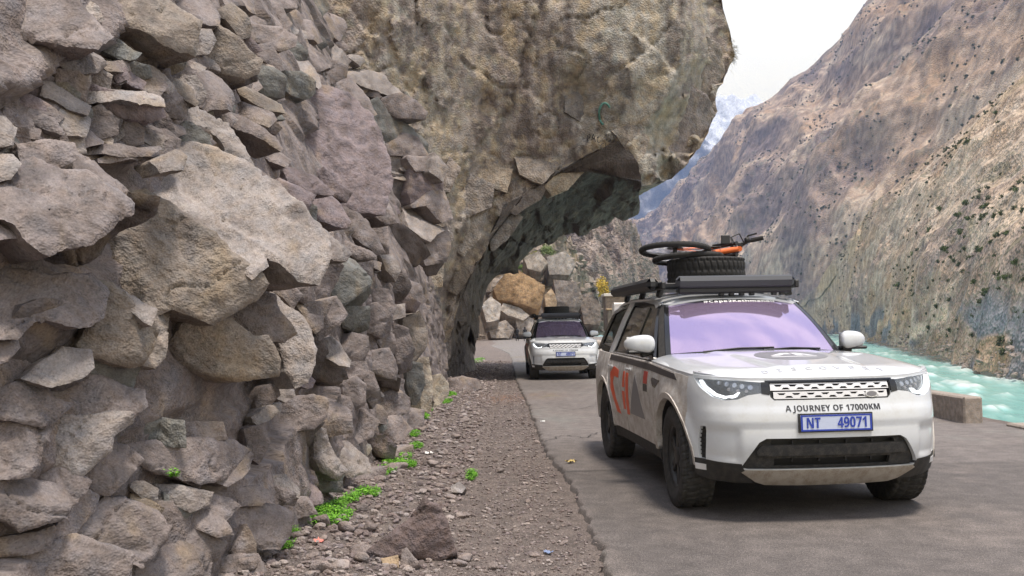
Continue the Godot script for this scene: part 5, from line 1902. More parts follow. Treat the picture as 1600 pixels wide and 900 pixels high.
	for q in [[-.62, .02, .16, .035], [.02, .012, .74, .03]]:
		var wst := new_st()
		var p0 := glass_front(q[0], q[1], 0.02)
		var p1 := glass_front(q[2], q[3] + 0.02, 0.014)
		tube(wst, [p0, p0.lerp(p1, 0.5) + Vector3(0, 0.012, 0.004), p1], 0.009, 6)
		obj("wiper", fin(wst), M.black_plastic, root)
	# cowl under the screen
	var cw := PackedVector2Array()
	for i in 21: cw.append(Vector2(lerpf(-1.0, 1.0, i / 20.0), -0.10))
	for i in 21: cw.append(Vector2(lerpf(1.0, -1.0, i / 20.0), 0.02))
	obj("cowl", panel(cw, [], func(q, off): return glass_front(q.x, q.y, off - 0.02), 0.05, 0.0, 0.01), M.black_plastic, root)
	# ---- interior
	var ins := new_st()
	bx(ins, Vector3(0, 1.06, -1.05), Vector3(1.55, .18, .55), 0.05)
	obj("dashboard", fin(ins), M.seat, root)
	for x in [-.38, .38]:
		for z in [-1.85, -2.75]:
			var ss := new_st()
			bx(ss, Vector3(x, .86, z), Vector3(.52, .16, .52), 0.05)
			bx(ss, Vector3(x, 1.18, z - .28), Vector3(.50, .62, .14), 0.05, Basis(Vector3.RIGHT, -0.18))
			bx(ss, Vector3(x, 1.56, z - .35), Vector3(.26, .18, .09), 0.035)
			obj("seat", fin(ss), M.seat, root)
	var sw := new_st()
	tube(sw, torus_pts(Vector3(-.38, 1.16, -1.30), .185, 24, Vector3(0, 0.45, -0.9).normalized()), 0.015, 8, true)
	obj("steering_wheel", fin(sw), M.black_plastic, root)
	# ---- mirrors
	for s in [1.0, -1.0]:
		var mst := SurfaceTool.new()
		mst.begin(Mesh.PRIMITIVE_TRIANGLES)
		mst.set_smooth_group(0)
		var P := []
		for j in 15:
			var ph := PI * j / 14.0
			for i in 24:
				var th := TAU * i / 24.0
				var dx := cos(ph)
				var cy := sin(th) * sin(ph)
				var cz := cos(th) * sin(ph)
				var f = func(v, e): return signf(v) * pow(absf(v), e)
				var qx: float = f.call(dx, 0.75) * 0.132
				var qy: float = f.call(cy, 0.8) * 0.082 - 0.012 * f.call(dx, 1.0) * 0.0
				var qz: float = f.call(cz, 0.62) * (0.075 if cz > 0 else 0.045)
				qy *= 1.0 - 0.22 * dx
				P.append(Vector3((1.005 + qx) * s, 1.285 + qy, -.985 + qz - 0.05 * dx))
		for j in 14:
			for i in 24:
				var i3 := (i + 1) % 24
				if s > 0: quad(mst, P[j * 24 + i], P[j * 24 + i3], P[j * 24 + 24 + i3], P[j * 24 + 24 + i])
				else: quad(mst, P[j * 24 + i], P[j * 24 + 24 + i], P[j * 24 + 24 + i3], P[j * 24 + i3])
		mst.generate_normals()
		var mir_o := obj("door_mirror", mst.commit(), M.white_paint, root)
		var ast := new_st()
		bx(ast, Vector3(.935 * s, 1.195, -1.0), Vector3(.12, .045, .07), 0.012, Basis(Vector3.BACK, -0.25 * s))
		bx(ast, Vector3(1.0 * s, 1.213, -.985), Vector3(.25, .03, .12), 0.012)
		obj("mirror_foot", fin(ast), M.black_plastic, mir_o)
		var gst := new_st()
		bx(gst, Vector3(1.005 * s, 1.285, -1.033), Vector3(.215, .13, .006), 0.002)
		obj("mirror_glass", fin(gst), M.chrome, mir_o)
	# ---- wheels
	var tm := tyre_mesh(0.402, 0.275)
	var rm := rim_meshes(0.248, 0.24)
	add_wheel(root, Vector3(.845, .40, 0), 1.0, -0.04, tm, rm)
	add_wheel(root, Vector3(-.845, .40, 0), -1.0, -0.04, tm, rm)
	add_wheel(root, Vector3(.845, .40, -2.923), 1.0, 0, tm, rm)
	add_wheel(root, Vector3(-.845, .40, -2.923), -1.0, 0, tm, rm)
	# ---- roof rack
	var ry := 1.835
	var rk := Node3D.new()
	rk.name = "roof_rack"
	root.add_child(rk, true)
	for s in [1.0, -1.0]:
		var rst := new_st()
		bx(rst, Vector3(.66 * s, ry, -2.40), Vector3(.045, .075, 2.0), 0.010)
		obj("side_rail", fin(rst), M.black_plastic, rk)
		for z in [-1.62, -2.4, -3.2]:
			var ft := new_st()
			bx(ft, Vector3(.645 * s, 1.775, z), Vector3(.05, .10, .10), 0.012, Basis(Vector3.BACK, 0.3 * s))
			obj("foot", fin(ft), M.black_plastic, rk)
	for i in 10:
		var rst := new_st()
		bx(rst, Vector3(0, ry + .012, -1.47 - i * .205), Vector3(1.30, .025, .075), 0.006)
		obj("slat", fin(rst), M.black_plastic, rk)
	var fst := new_st()
	bx(fst, Vector3(.03, ry + .025, -1.36), Vector3(1.16, .115, .10), 0.03, Basis(Vector3.RIGHT, 0.35))
	obj("front_fairing", fin(fst), M.dark_grey, rk)
	fst = new_st()
	bx(fst, Vector3(.03, ry - .055, -1.40), Vector3(1.12, .06, .10), 0.015)
	for x in [-.1, .0, .1, .2, .42, .5]: bx(fst, Vector3(x, ry - .095, -1.39), Vector3(.05, .03, .05), 0.008)
	obj("fairing_base", fin(fst), M.black_plastic, rk)
	# rolled awning along the flank
	fst = new_st()
	bx(fst, Vector3(-.745, ry + .02, -2.45), Vector3(.115, .115, 1.95), 0.035)
	obj("awning_bag", fin(fst), M.black_plastic, rk)
	return root

func build_bike(pos: Vector3, turn: float):
	var root := thing("bicycle", pos, "orange mountain bike lying on its side on the roof above a spare tyre", "bicycle")
	root.rotation.y = turn
	var wheel := func(cen: Vector3, ax: Vector3):
		var w := Node3D.new()
		w.name = "wheel"
		root.add_child(w, true)
		w.position = cen
		var st := SurfaceTool.new()
		st.begin(Mesh.PRIMITIVE_TRIANGLES)
		var n := 120
		var P := []
		var rr := torus_pts(Vector3.ZERO, .335, n, ax)
		for i in n:
			var d: Vector3 = rr[i].normalized()
			for k in 10:
				var a := TAU * k / 10
				var r := 0.029 + (0.004 if (i % 3 == 0 and cos(a) > 0.2) else 0.0)
				P.append(rr[i] + d * cos(a) * r + ax * sin(a) * r)
		st.set_smooth_group(0)
		for i in n:
			for k in 10:
				var i3 := (i + 1) % n
				var k3 := (k + 1) % 10
				quad(st, P[i * 10 + k], P[i3 * 10 + k], P[i3 * 10 + k3], P[i * 10 + k3])
		obj("tyre", fin(st), M.rubber, w)
		st = new_st()
		tube(st, torus_pts(Vector3.ZERO, .302, 60, ax), 0.012, 6, true)
		obj("rim", fin(st), M.gunmetal, w)
		st = new_st()
		for i in 28:
			var e: Vector3 = torus_pts(Vector3.ZERO, .30, 28, ax)[i]
			tube(st, [ax * (0.025 if i % 2 else -0.025), e], 0.0016, 4)
		obj("spokes", fin(st), M.silver, w)
		st = new_st()
		tube(st, [ax * -.05, ax * .05], 0.022, 10)
		tube(st, [ax * .02, ax * .024], 0.085, 20)
		obj("hub", fin(st), M.gunmetal, w)
	wheel.call(Vector3(-.36, .255, .05), Vector3(.04, 1, -.10).normalized())
	wheel.call(Vector3(-.20, .175, -.05), Vector3(-.02, 1, -.06).normalized())
	var add := func(called, pts, r, m):
		var st := new_st()
		tube(st, pts, r, 10)
		obj(called, fin(st), m, root)
	var bb := Vector3(.02, .22, .10)
	var seat := Vector3(-.02, .24, -.40)
	var head := Vector3(.34, .27, -.10)
	var head2 := Vector3(.30, .26, .04)
	var hub := Vector3(-.36, .22, .02)
	add.call("down_tube", [bb, head2], .030, M.frame_orange)
	add.call("top_tube", [seat + Vector3(.01, 0, .08), head], .024, M.frame_orange)
	add.call("seat_tube", [bb, seat], .026, M.frame_orange)
	add.call("head_tube", [head + Vector3(-.01, 0, -.03), head2 + Vector3(.01, 0, .03)], .027, M.frame_orange)
	for s in [-.05, .05]:
		add.call("chain_stay", [bb + Vector3(0, s, 0), hub + Vector3(0, s, 0)], .011, M.frame_orange)
		add.call("seat_stay", [seat + Vector3(.0, s * .5, .1), hub + Vector3(0, s, 0)], .009, M.frame_orange)
		add.call("fork_leg", [head2 + Vector3(-.02, s * 1.2, .03), Vector3(.16, .25 + s * 1.2, -.42)], .019, M.black_plastic)
	add.call("seat_post", [seat, seat + Vector3(-.015, 0, -.18)], .014, M.black_plastic)
	var st := new_st()
	bx(st, seat + Vector3(-.02, 0, -.20), Vector3(.25, .12, .05), 0.02)
	obj("saddle", fin(st), M.black_plastic, root)
	add.call("stem", [head + Vector3(-.01, 0, -.04), head + Vector3(.04, .02, -.07)], .020, M.black_plastic)
	# handlebar twisted up beside the frame, with grips, levers and cables
	add.call("handlebar", [head + Vector3(-.06, -.04, -.30), head + Vector3(-.01, -.01, -.12), head + Vector3(.04, .03, -.06), head + Vector3(.12, .08, -.02), head + Vector3(.24, .105, .05)], .017, M.black_plastic)
	add.call("grip", [head + Vector3(.15, .09, .0), head + Vector3(.26, .11, .06)], .024, M.rubber)
	add.call("grip", [head + Vector3(-.03, -.02, -.20), head + Vector3(-.065, -.045, -.31)], .024, M.rubber)
	add.call("brake_lever", [head + Vector3(.09, .08, -.02), head + Vector3(.12, .14, .0), head + Vector3(.20, .16, .04)], .010, M.black_plastic)
	add.call("brake_lever", [head + Vector3(.0, .0, -.12), head + Vector3(-.02, .06, -.16), head + Vector3(-.05, .06, -.24)], .010, M.black_plastic)
	add.call("brake_cable", [head + Vector3(.08, .07, -.02), head + Vector3(.02, .16, .02), head + Vector3(-.08, .12, .06), head2], .006, M.rubber)
	add.call("brake_cable", [head + Vector3(.0, .03, -.10), head + Vector3(-.06, .13, -.02), head2 + Vector3(-.06, .05, .02)], .006, M.rubber)
	st = new_st()
	bx(st, head + Vector3(.04, .05, -.05), Vector3(.07, .06, .07), 0.015)
	bx(st, head + Vector3(.11, .10, -.01), Vector3(.05, .045, .05), 0.012)
	bx(st, head + Vector3(-.02, .0, -.02), Vector3(.09, .09, .08), 0.02)
	obj("shifter", fin(st), M.black_plastic, root)
	# cranks and chainring
	st = new_st()
	tube(st, torus_pts(bb + Vector3(0, .055, 0), .08, 24), 0.006, 6, true)
	for i in 5:
		tube(st, [bb + Vector3(0, .055, 0), torus_pts(bb + Vector3(0, .055, 0), .08, 5)[i]], 0.006, 5)
	obj("chainring", fin(st), M.gunmetal, root)
	add.call("crank", [bb + Vector3(0, .075, 0), bb + Vector3(.09, .08, .14)], .011, M.black_plastic)
	add.call("crank", [bb + Vector3(0, -.06, 0), bb + Vector3(-.09, -.07, -.14)], .011, M.black_plastic)
	st = new_st()
	bx(st, bb + Vector3(.09, .12, .14), Vector3(.09, .09, .025), 0.006)
	obj("pedal", fin(st), M.black_plastic, root)

func build_cars():
	plan_init()
	hood_init()
	car_materials()
	var car := build_suv("white expedition car with a bicycle on its roof and orange door graphics, near the parapet")
	car.position = Vector3(2.23, 0.02, -7.58)
	car.rotation.y = 0.080
	var car2 := car.duplicate()
	car2.name = numbered("suv")
	add_child(car2)
	tag(car2, "white expedition car with only a spare tyre on its rack, passing the rock arch", "car", "white expedition cars")
	car2.position = at(881, 588, 26.8)
	car2.position.y = 0.02
	car2.rotation.y = 0.02
	# tyres strapped flat on the two racks
	var up := Basis(Vector3.BACK, PI * 0.5)
	var tm := tyre_mesh(0.395, 0.26)
	var rm := rim_meshes(0.245, 0.23)
	for q in [[car, Vector3(-.08, 1.995, -1.95), "chunky spare tyre lying under the bicycle on a roof rack"], [car2, Vector3(-.02, 1.995, -2.1), "spare tyre lying alone on the roof rack of the car under the arch"]]:
		var c: Node3D = q[0]
		var t := thing("spare_tyre", c.transform * (q[1] - Vector3(0, .13, 0)), q[2], "tyre", "spare tyres on the roof racks")
		t.rotation.y = c.rotation.y
		var o := obj("tyre", tm, M.rubber, t)
		o.transform = Transform3D(up, Vector3(0, .135, 0))
		o = obj("rim", rm.rim, M.gunmetal, t)
		o.transform = Transform3D(up, Vector3(0, .135, 0))
		o = obj("spokes", rm.spokes, M.gunmetal, t)
		o.transform = Transform3D(up, Vector3(0, .135, 0))
	build_bike(car.transform * Vector3(-.05, 1.96, -1.95), 0.08)

# ------------------------------------------------------------ beyond the arch
func free_rock(called, outline: Array, anchor: Vector3, normal: Vector3, tone: Color, o := {}) -> ArrayMesh:
	var d := {"normal": normal, "anchor": anchor, "tone": tone, "seed": outline[0] * 0.37 + outline[1] * 0.11, "step": o.get("step", 3.5), "thick": o.get("thick", 0.1), "chip": o.get("chip", 0.8), "back": o.get("back", Vector3(-0.1, -0.45, -1.0)), "rough": o.get("rough", 1.0)}
	return rock_block(pv2(outline), d)

# an angular stone: a sphere cut by random planes
func stone_mesh(sd: int, tone: Color, sub := 8, cuts := 9, flat := 0.75, sharp := false) -> ArrayMesh:
	var r := RandomNumberGenerator.new()
	r.seed = sd
	var pl := []
	for k in cuts:
		var n := Vector3(r.randfn(), r.randfn(), r.randfn()).normalized()
		pl.append([n, r.randf_range(0.35, 0.8)])
	var st := SurfaceTool.new()
	st.begin(Mesh.PRIMITIVE_TRIANGLES)
	var nu := sub * 2
	var P := []
	var G := []
	for j in sub + 1:
		for i in nu:
			var th := TAU * i / nu + 0.15 * j
			var ph := PI * j / sub
			var d := Vector3(sin(ph) * cos(th), cos(ph), sin(ph) * sin(th))
			var t := 1.0
			var g := 1
			for k in pl.size():
				var c: float = d.dot(pl[k][0])
				if c > 0.01 and pl[k][1] / c < t:
					t = pl[k][1] / c
					g = k + 2
			P.append(Vector3(d.x * t, d.y * t * flat, d.z * t) * 0.5 + d * 0.02 * nz.hi.get_noise_3dv(d * 0.3 + Vector3(sd, 0, 0)))
			G.append(g)
	for j in sub:
		for i in nu:
			var k := (i + 1) % nu
			for v in [j * nu + i, j * nu + nu + i, j * nu + k, j * nu + k, j * nu + nu + i, j * nu + nu + k]:
				st.set_smooth_group(-1 if sharp else G[v])
				st.set_color(tone * (0.92 + 0.16 * fposmod(G[v] * 0.37, 1.0)))
				st.add_vertex(P[v])
	st.generate_normals()
	st.index()
	return st.commit()

# a bushy crown of leaf-sized faces gathered in clumps
func leafy(sd: int, n: int, size: Vector3, leaf: float, c0: Color, c1: Color, clumps := 7, lift := 0.5) -> ArrayMesh:
	var r := RandomNumberGenerator.new()
	r.seed = sd
	var cl := []
	for k in clumps:
		var v := Vector3(r.randf_range(-1, 1), r.randf_range(-0.8, 1), r.randf_range(-1, 1))
		if v.length() > 1.0: v = v.normalized() * 0.85
		cl.append([v * 0.62, r.randf_range(0.25, 0.5)])
	var st := new_st()
	for k in n:
		var c = cl[r.randi() % clumps]
		var d := Vector3(r.randfn(), r.randfn(), r.randfn()).normalized() * pow(r.randf(), 0.4)
		var p: Vector3 = (c[0] + d * c[1]) * size * 0.5 + Vector3(0, size.y * lift, 0)
		var a := Vector3(r.randfn(), r.randfn(), r.randfn()).normalized()
		var b := a.cross(Vector3(r.randfn(), r.randfn(), r.randfn()).normalized()).normalized()
		var L := leaf * r.randf_range(0.6, 1.3)
		st.set_color(c0.lerp(c1, r.randf()))
		quad(st, p, p + a * L * 0.5 + b * L * 0.3, p + a * L, p + a * L * 0.5 - b * L * 0.3)
	return fin(st)

func slope_px(name: String) -> PackedVector3Array:
	# pixel and depth of every vertex of a slope
	var out := PackedVector3Array()
	var inv := cam_basis.inverse()
	for w in slopes[name]:
		var q: Vector3 = inv * (w - cam_pos)
		out.append(Vector3(800 + FPX * q.x / -q.z, 450 - FPX * q.y / -q.z, -q.z))
	return out

func spot_on(name: String, tab: PackedVector3Array, u, v) -> Vector3:
	var best := 1e9
	var bi := 0
	for i in tab.size():
		var t := tab[i]
		if absf(t.x - u) > 12 or absf(t.y - v) > 12: continue
		var d := Vector2(t.x - u, t.y - v).length() * 4.0 + t.z * 0.05
		if d < best:
			best = d; bi = i
	return slopes[name][bi]

func build_far_side():
	# rocky slope behind the arch and the headland beyond
	var slope_col = func(q, t, up):
		var n: float = nz.mf.get_noise_3d(q.x * 0.12, q.y * 0.12, q.z * 0.12)
		var n2: float = nz.mf.get_noise_3d(q.x * 0.5, q.y * 0.5, q.z * 0.5)
		var c = Color(0.50, 0.42, 0.34).lerp(Color(0.32, 0.27, 0.235), clampf(0.5 + n * 1.4, 0, 1)) * (1.0 + 0.4 * n2)
		c = c.lerp(Color(0.44, 0.30, 0.17), smoothstep(0.1, 0.4, -n + 0.4 * n2) * 0.5)
		return c.lerp(Color(0.16, 0.18, 0.08), smoothstep(0.22, 0.5, n2 + (t - 0.6) * 0.6) * 0.6)
	var foot := []
	for q in [[560, 548], [700, 536], [760, 531.5], [800, 530], [840, 529.5], [880, 528], [915, 525], [945, 523]]: foot.append(on_ground(q[0], q[1], -0.1))
	loft_mountain("hillside", foot,
		pxl([[560, 250, 100], [700, 290, 130], [770, 300, 152], [820, 318, 158], [862, 350, 164], [896, 392, 172], [925, 450, 190], [952, 505, 205]]), {
		"nu": 240, "nv": 150, "amp": 3.4, "scale": 13.0, "bow": 0.95, "hold": 0.4, "seed": 21.0, "flip": false, "mat": M.hillside, "col": slope_col})
	loft_mountain("headland", pxl([[780, 518, 300], [860, 517, 290], [920, 516, 290], [965, 515, 300], [1000, 513, 330], [1030, 512, 360]]),
		pxl([[780, 300, 360], [860, 320, 350], [915, 342, 345], [956, 344, 345], [980, 372, 350], [994, 425, 360]]), {
		"nu": 200, "nv": 140, "amp": 13.0, "scale": 40.0, "bow": 0.8, "hold": 0.5, "seed": 45.0, "flip": false, "stretch": 0.3,
		"col": func(q, t, up):
			var n: float = nz.mf.get_noise_3d(q.x * 0.05, q.y * 0.02, q.z * 0.05)
			var n2: float = nz.mf.get_noise_3d(q.x * 0.2, q.y * 0.2, q.z * 0.2)
			return Color(0.25, 0.205, 0.185).lerp(Color(0.37, 0.31, 0.27), clampf(0.5 + n * 1.5, 0, 1)) * (1.0 + 0.45 * n2)})
	# blocks standing out of the slope
	var blocks := [[.1, Color(0.56, 0.37, 0.21), 136.0, 774, 450, 792, 424, 806, 420, 852, 446, 848, 478, 840, 482, 815, 474, 782, 466],
		[.0, Color(0.33, 0.28, 0.25), 144.0, 866, 436, 900, 440, 912, 466, 904, 488, 872, 480],
		[.5, Color(0.49, 0.43, 0.37), 136.0, 786, 474, 812, 480, 828, 492, 818, 500, 794, 492, 780, 484],
		[.1, Color(0.56, 0.41, 0.27), 143.0, 850, 462, 862, 450, 872, 468, 870, 484, 854, 484],
		[.3, Color(0.49, 0.44, 0.39), 128.0, 752, 476, 768, 462, 784, 474, 780, 500, 760, 504],
		[.0, Color(0.40, 0.33, 0.28), 158.0, 905, 462, 925, 456, 940, 480, 938, 508, 914, 506],
		[.4, Color(0.51, 0.45, 0.40), 137.0, 806, 500, 830, 494, 846, 508, 838, 522, 812, 520],
		[.3, Color(0.46, 0.40, 0.35), 131.0, 762, 508, 790, 500, 804, 514, 796, 528, 768, 528],
		[.2, Color(0.44, 0.39, 0.34), 143.0, 862, 492, 886, 490, 898, 508, 888, 522, 864, 518],
		[.3, Color(0.41, 0.37, 0.33), 150.0, 858, 398, 884, 392, 900, 412, 890, 430, 862, 426],
		[.3, Color(0.46, 0.40, 0.34), 148.0, 818, 402, 842, 392, 856, 410, 846, 424, 824, 420]]
	var n := 0
	for e in blocks:
		var pts: Array = e.slice(3)
		var c := Vector2.ZERO
		for q in pv2(pts): c += q
		c /= pts.size() / 2
		var a := at(c.x, c.y, e[2])

		var m := free_rock("slope_rock", pts, a, Vector3(0.4, e[0], 1.0), e[1], {"step": 2.5, "thick": 2.0, "rough": 5.0, "chip": 0.7})
		var names := ["orange iron-stained slab on the slope beyond the arch", "smooth grey upright slab beside the orange one beyond the arch", "pale leaning block at the foot of the orange slab", "narrow tan block wedged between orange and grey slabs", "pale broken block next to the arch's dark leg", "brown outcrop at the end of the slope before the wall", "pale block above the two walkers", "light block beside the far road, lowest of the slope", "block behind the roof of the second car", "weathered block high on the slope under the bushes", "tan block above the orange slab"]
		var o := obj("slope_rock", shifted(m, a), M.hillside)
		o.position = a
		tag(o, names[n], "rock")
		n += 1
	# scatter of broken rock on the slope
	var r := RandomNumberGenerator.new()
	r.seed = 900
	var hs: PackedVector3Array = slopes["hillside"]
	scatter("slope_rubble", stone_mesh(61, Color(0.36, 0.31, 0.27), 6, 12, 0.75, true), M.hillside, 900, func(k):
		var j := int(r.randf() * 118)
		var p: Vector3 = hs[j * 240 + r.randi() % 240]
		var s := pow(r.randf(), 3.0) * 3.4 + 0.5
		return Transform3D(Basis(Vector3(r.randfn(), r.randfn(), r.randfn()).normalized(), r.randf() * TAU).scaled(Vector3(s, s * 0.8, s)), p))
	# greenery on the slope
	var tab := slope_px("hillside")
	for q in [[832, 412, 2.9, Color(0.20, 0.24, 0.05), Color(0.34, 0.34, 0.08), "yellow-green bush on the ledge above the orange slab"], [856, 402, 3.2, Color(0.13, 0.19, 0.07), Color(0.22, 0.27, 0.10), "grey-green bush higher on the ledge beside the yellow-green one"], [816, 424, 1.8, Color(0.12, 0.20, 0.05), Color(0.22, 0.3, 0.08), "small green bush at the top edge of the orange slab"]]:
		var p := spot_on("hillside", tab, q[0], q[1])
		var t := thing("bush", p - Vector3(0, 0.4, 0), q[5], "bush", "bushes beyond the arch")
		obj("foliage", leafy(int(q[0]), 1500, Vector3(q[2] * 1.3, q[2], q[2] * 1.2), 0.26, q[3], q[4], 9, 0.45), M.leaf, t)
	# autumn tree by the far wall
	var tp := at(941, 470, 210.0)
	var tree := thing("autumn_tree", tp, "small yellow autumn tree in front of the dark headland", "tree")
	var ts := new_st()
	tube(ts, [Vector3(0, -2.5, 0), Vector3(.1, .6, 0), Vector3(-.1, 2.2, .1)], [.16, .11, .05], 7)
	for k in 5: tube(ts, [Vector3(0, .4 + k * .3, 0), Vector3(cos(k * 2.3) * .9, 1.5 + k * .45, sin(k * 2.3) * .9)], [.06, .02], 5)
	obj("trunk", fin(ts), M.bark, tree)
	obj("crown", leafy(7, 2400, Vector3(4.8, 6.0, 4.6), 0.36, Color(0.36, 0.24, 0.03), Color(0.66, 0.47, 0.06), 15, 0.45), M.leaf, tree)
	for q in [[962, 462, 205.0, "low green bush right of the yellow tree above the stone wall"], [926, 462, 205.0, "dark green bush left of the yellow tree"], [978, 456, 220.0, "green bush behind the pale roof slab"]]:
		var b := thing("bush", at(q[0], q[1] + 8, q[2]), q[3], "bush", "bushes beyond the arch")
		obj("foliage", leafy(int(q[0]) + 3, 900, Vector3(3.6, 2.0, 3.0), 0.3, Color(0.07, 0.13, 0.04), Color(0.16, 0.24, 0.07), 7, 0.45), M.leaf, b)
	# stone building with a flat slab roof beside the far road
	var hp := at(964, 512, 150.0)
	var hut := thing("stone_building", hp, "low stone building with a pale flat roof slab beside the far road", "building")
	var st := new_st()
	bx(st, Vector3(0, 2.3, -1.5), Vector3(3.6, 5.6, 4.0), 0.05)
	obj("wall", fin(st), M.stonework, hut)
	st = new_st()
	bx(st, Vector3(.1, 5.3, -1.4), Vector3(4.4, .45, 4.8), 0.05)
	obj("roof_slab", fin(st), M.pale_slab, hut)
	st = new_st()
	bx(st, Vector3(1.0, 1.4, 1.6), Vector3(5.4, 2.9, 1.6), 0.08)
	obj("terrace_wall", fin(st), M.stonework, hut)
	st = new_st()
	bx(st, Vector3(1.0, 2.95, 1.7), Vector3(5.8, .25, 2.0), 0.05)
	obj("terrace_slab", fin(st), M.earth_slab, hut)
	# boulders at the outer edge of the far road
	var bl := [[934, 540, 1.1], [944, 548, .9], [950, 536, 1.2], [938, 556, .7], [960, 545, 1.0], [968, 533, 1.3], [928, 550, .6], [955, 556, .7], [976, 540, 1.0]]
	n = 0
	for q in bl:
		var p := on_ground(q[0], q[1])
		var b := obj("boulder", stone_mesh(400 + n, Color(0.50, 0.44, 0.38) * r.randf_range(0.85, 1.1), 10, 11), M.rock)
		var s: float = q[2] * 1.15
		b.transform = Transform3D(Basis(Vector3.UP, n * 1.3).scaled(Vector3(s * 1.2, s, s)), p + Vector3(0, s * 0.2, 0))
		tag(b, "pale boulder lining the outer edge of the far road between the two cars", "boulder", "boulders along the far road edge")
		n += 1
	build_walkers()
	# scrub on the slopes across the river
	tab = slope_px("mountain_spur")
	n = 0
	for q in [[1497, 341], [1517, 343], [1540, 324], [1508, 319], [1503, 364], [1477, 393], [1572, 367], [1560, 442], [1569, 435], [1523, 445], [1543, 459], [1589, 416], [1555, 179], [1511, 225], [1425, 400], [1404, 448], [1590, 300], [1534, 392], [1470, 330], [1450, 362]]:
		var p := spot_on("mountain_spur", tab, q[0], q[1])
		var s := 0.0062 * -p.z
		var b := thing("shrub", p - Vector3(0, s * 0.2, 0), "dark green shrub on the dry slope across the river", "shrub", "shrubs on the slope across the river")
		obj("foliage", leafy(500 + n, 420, Vector3(s * 2.0, s * 1.5, s * 2.0), s * 0.24, Color(0.045, 0.065, 0.02), Color(0.12, 0.15, 0.05), 6, 0.4), M.leaf, b)
		n += 1
	for e in [["mountain_spur", 420, 225, 800, 0.7, 1.6], ["mountain", 420, 250, 3800, 2.0, 4.5]]:
		var sp: PackedVector3Array = slopes[e[0]]
		scatter("scrub", leafy(77, 90, Vector3(1, 0.8, 1), 0.24, Color(0.05, 0.06, 0.03), Color(0.11, 0.12, 0.055), 5, 0.35), M.leaf, e[3], func(k):
			var p := Vector3.ZERO
			for tr in 6:
				p = sp[(4 + r.randi() % e[2]) * e[1] + r.randi() % e[1]]
				if nz.mf.get_noise_3d(p.x * 0.012, p.y * 0.012, p.z * 0.012) > 0.05: break
			var s := r.randf_range(e[4], e[5])
			return Transform3D(Basis(Vector3.UP, r.randf() * TAU).scaled(Vector3.ONE * s), p))
	# broken rock along the far bank
	var sp: PackedVector3Array = slopes["mountain_spur"]
	scatter("bank_rocks", stone_mesh(88, Color(0.36, 0.30, 0.26), 6, 12, 0.7, true), M.rock, 500, func(k):
		var i := int(pow(r.randf(), 1.3) * 280)
		var p: Vector3 = sp[(r.randi() % 7) * 420 + i]
		var s := pow(r.randf(), 4.0) * 1.6 + 0.25
		return Transform3D(Basis(Vector3(r.randfn(), r.randfn(), r.randfn()).normalized(), r.randf() * TAU).scaled(Vector3(s, s * 0.75, s)), p + Vector3(-r.randf() * 1.2, -0.1, 0)))

func scatter(called, mesh, material, count: int, fn: Callable) -> MultiMeshInstance3D:
	var mm := MultiMesh.new()
	mm.transform_format = MultiMesh.TRANSFORM_3D
	mm.mesh = mesh
	mm.instance_count = count
	for k in count: mm.set_instance_transform(k, fn.call(k))
	var o := MultiMeshInstance3D.new()
	o.name = numbered(called)
	o.multimesh = mm
	o.material_override = material
	add_child(o)
	var lab = {"slope_rubble": "broken stones strewn over the slope beyond the arch", "scrub": "scattered low scrub on the dry mountainside across the river", "bank_rocks": "broken rocks along the far river bank", "gravel_stones": "loose gravel stones covering the road verge", "grit": "fine grit scattered over the verge and asphalt edge"}
	var cat = {"slope_rubble": "rubble", "scrub": "scrub", "bank_rocks": "rocks", "gravel_stones": "gravel", "grit": "grit"}
	tag(o, lab.get(called, ""), cat.get(called, ""), "", "stuff")
	return o

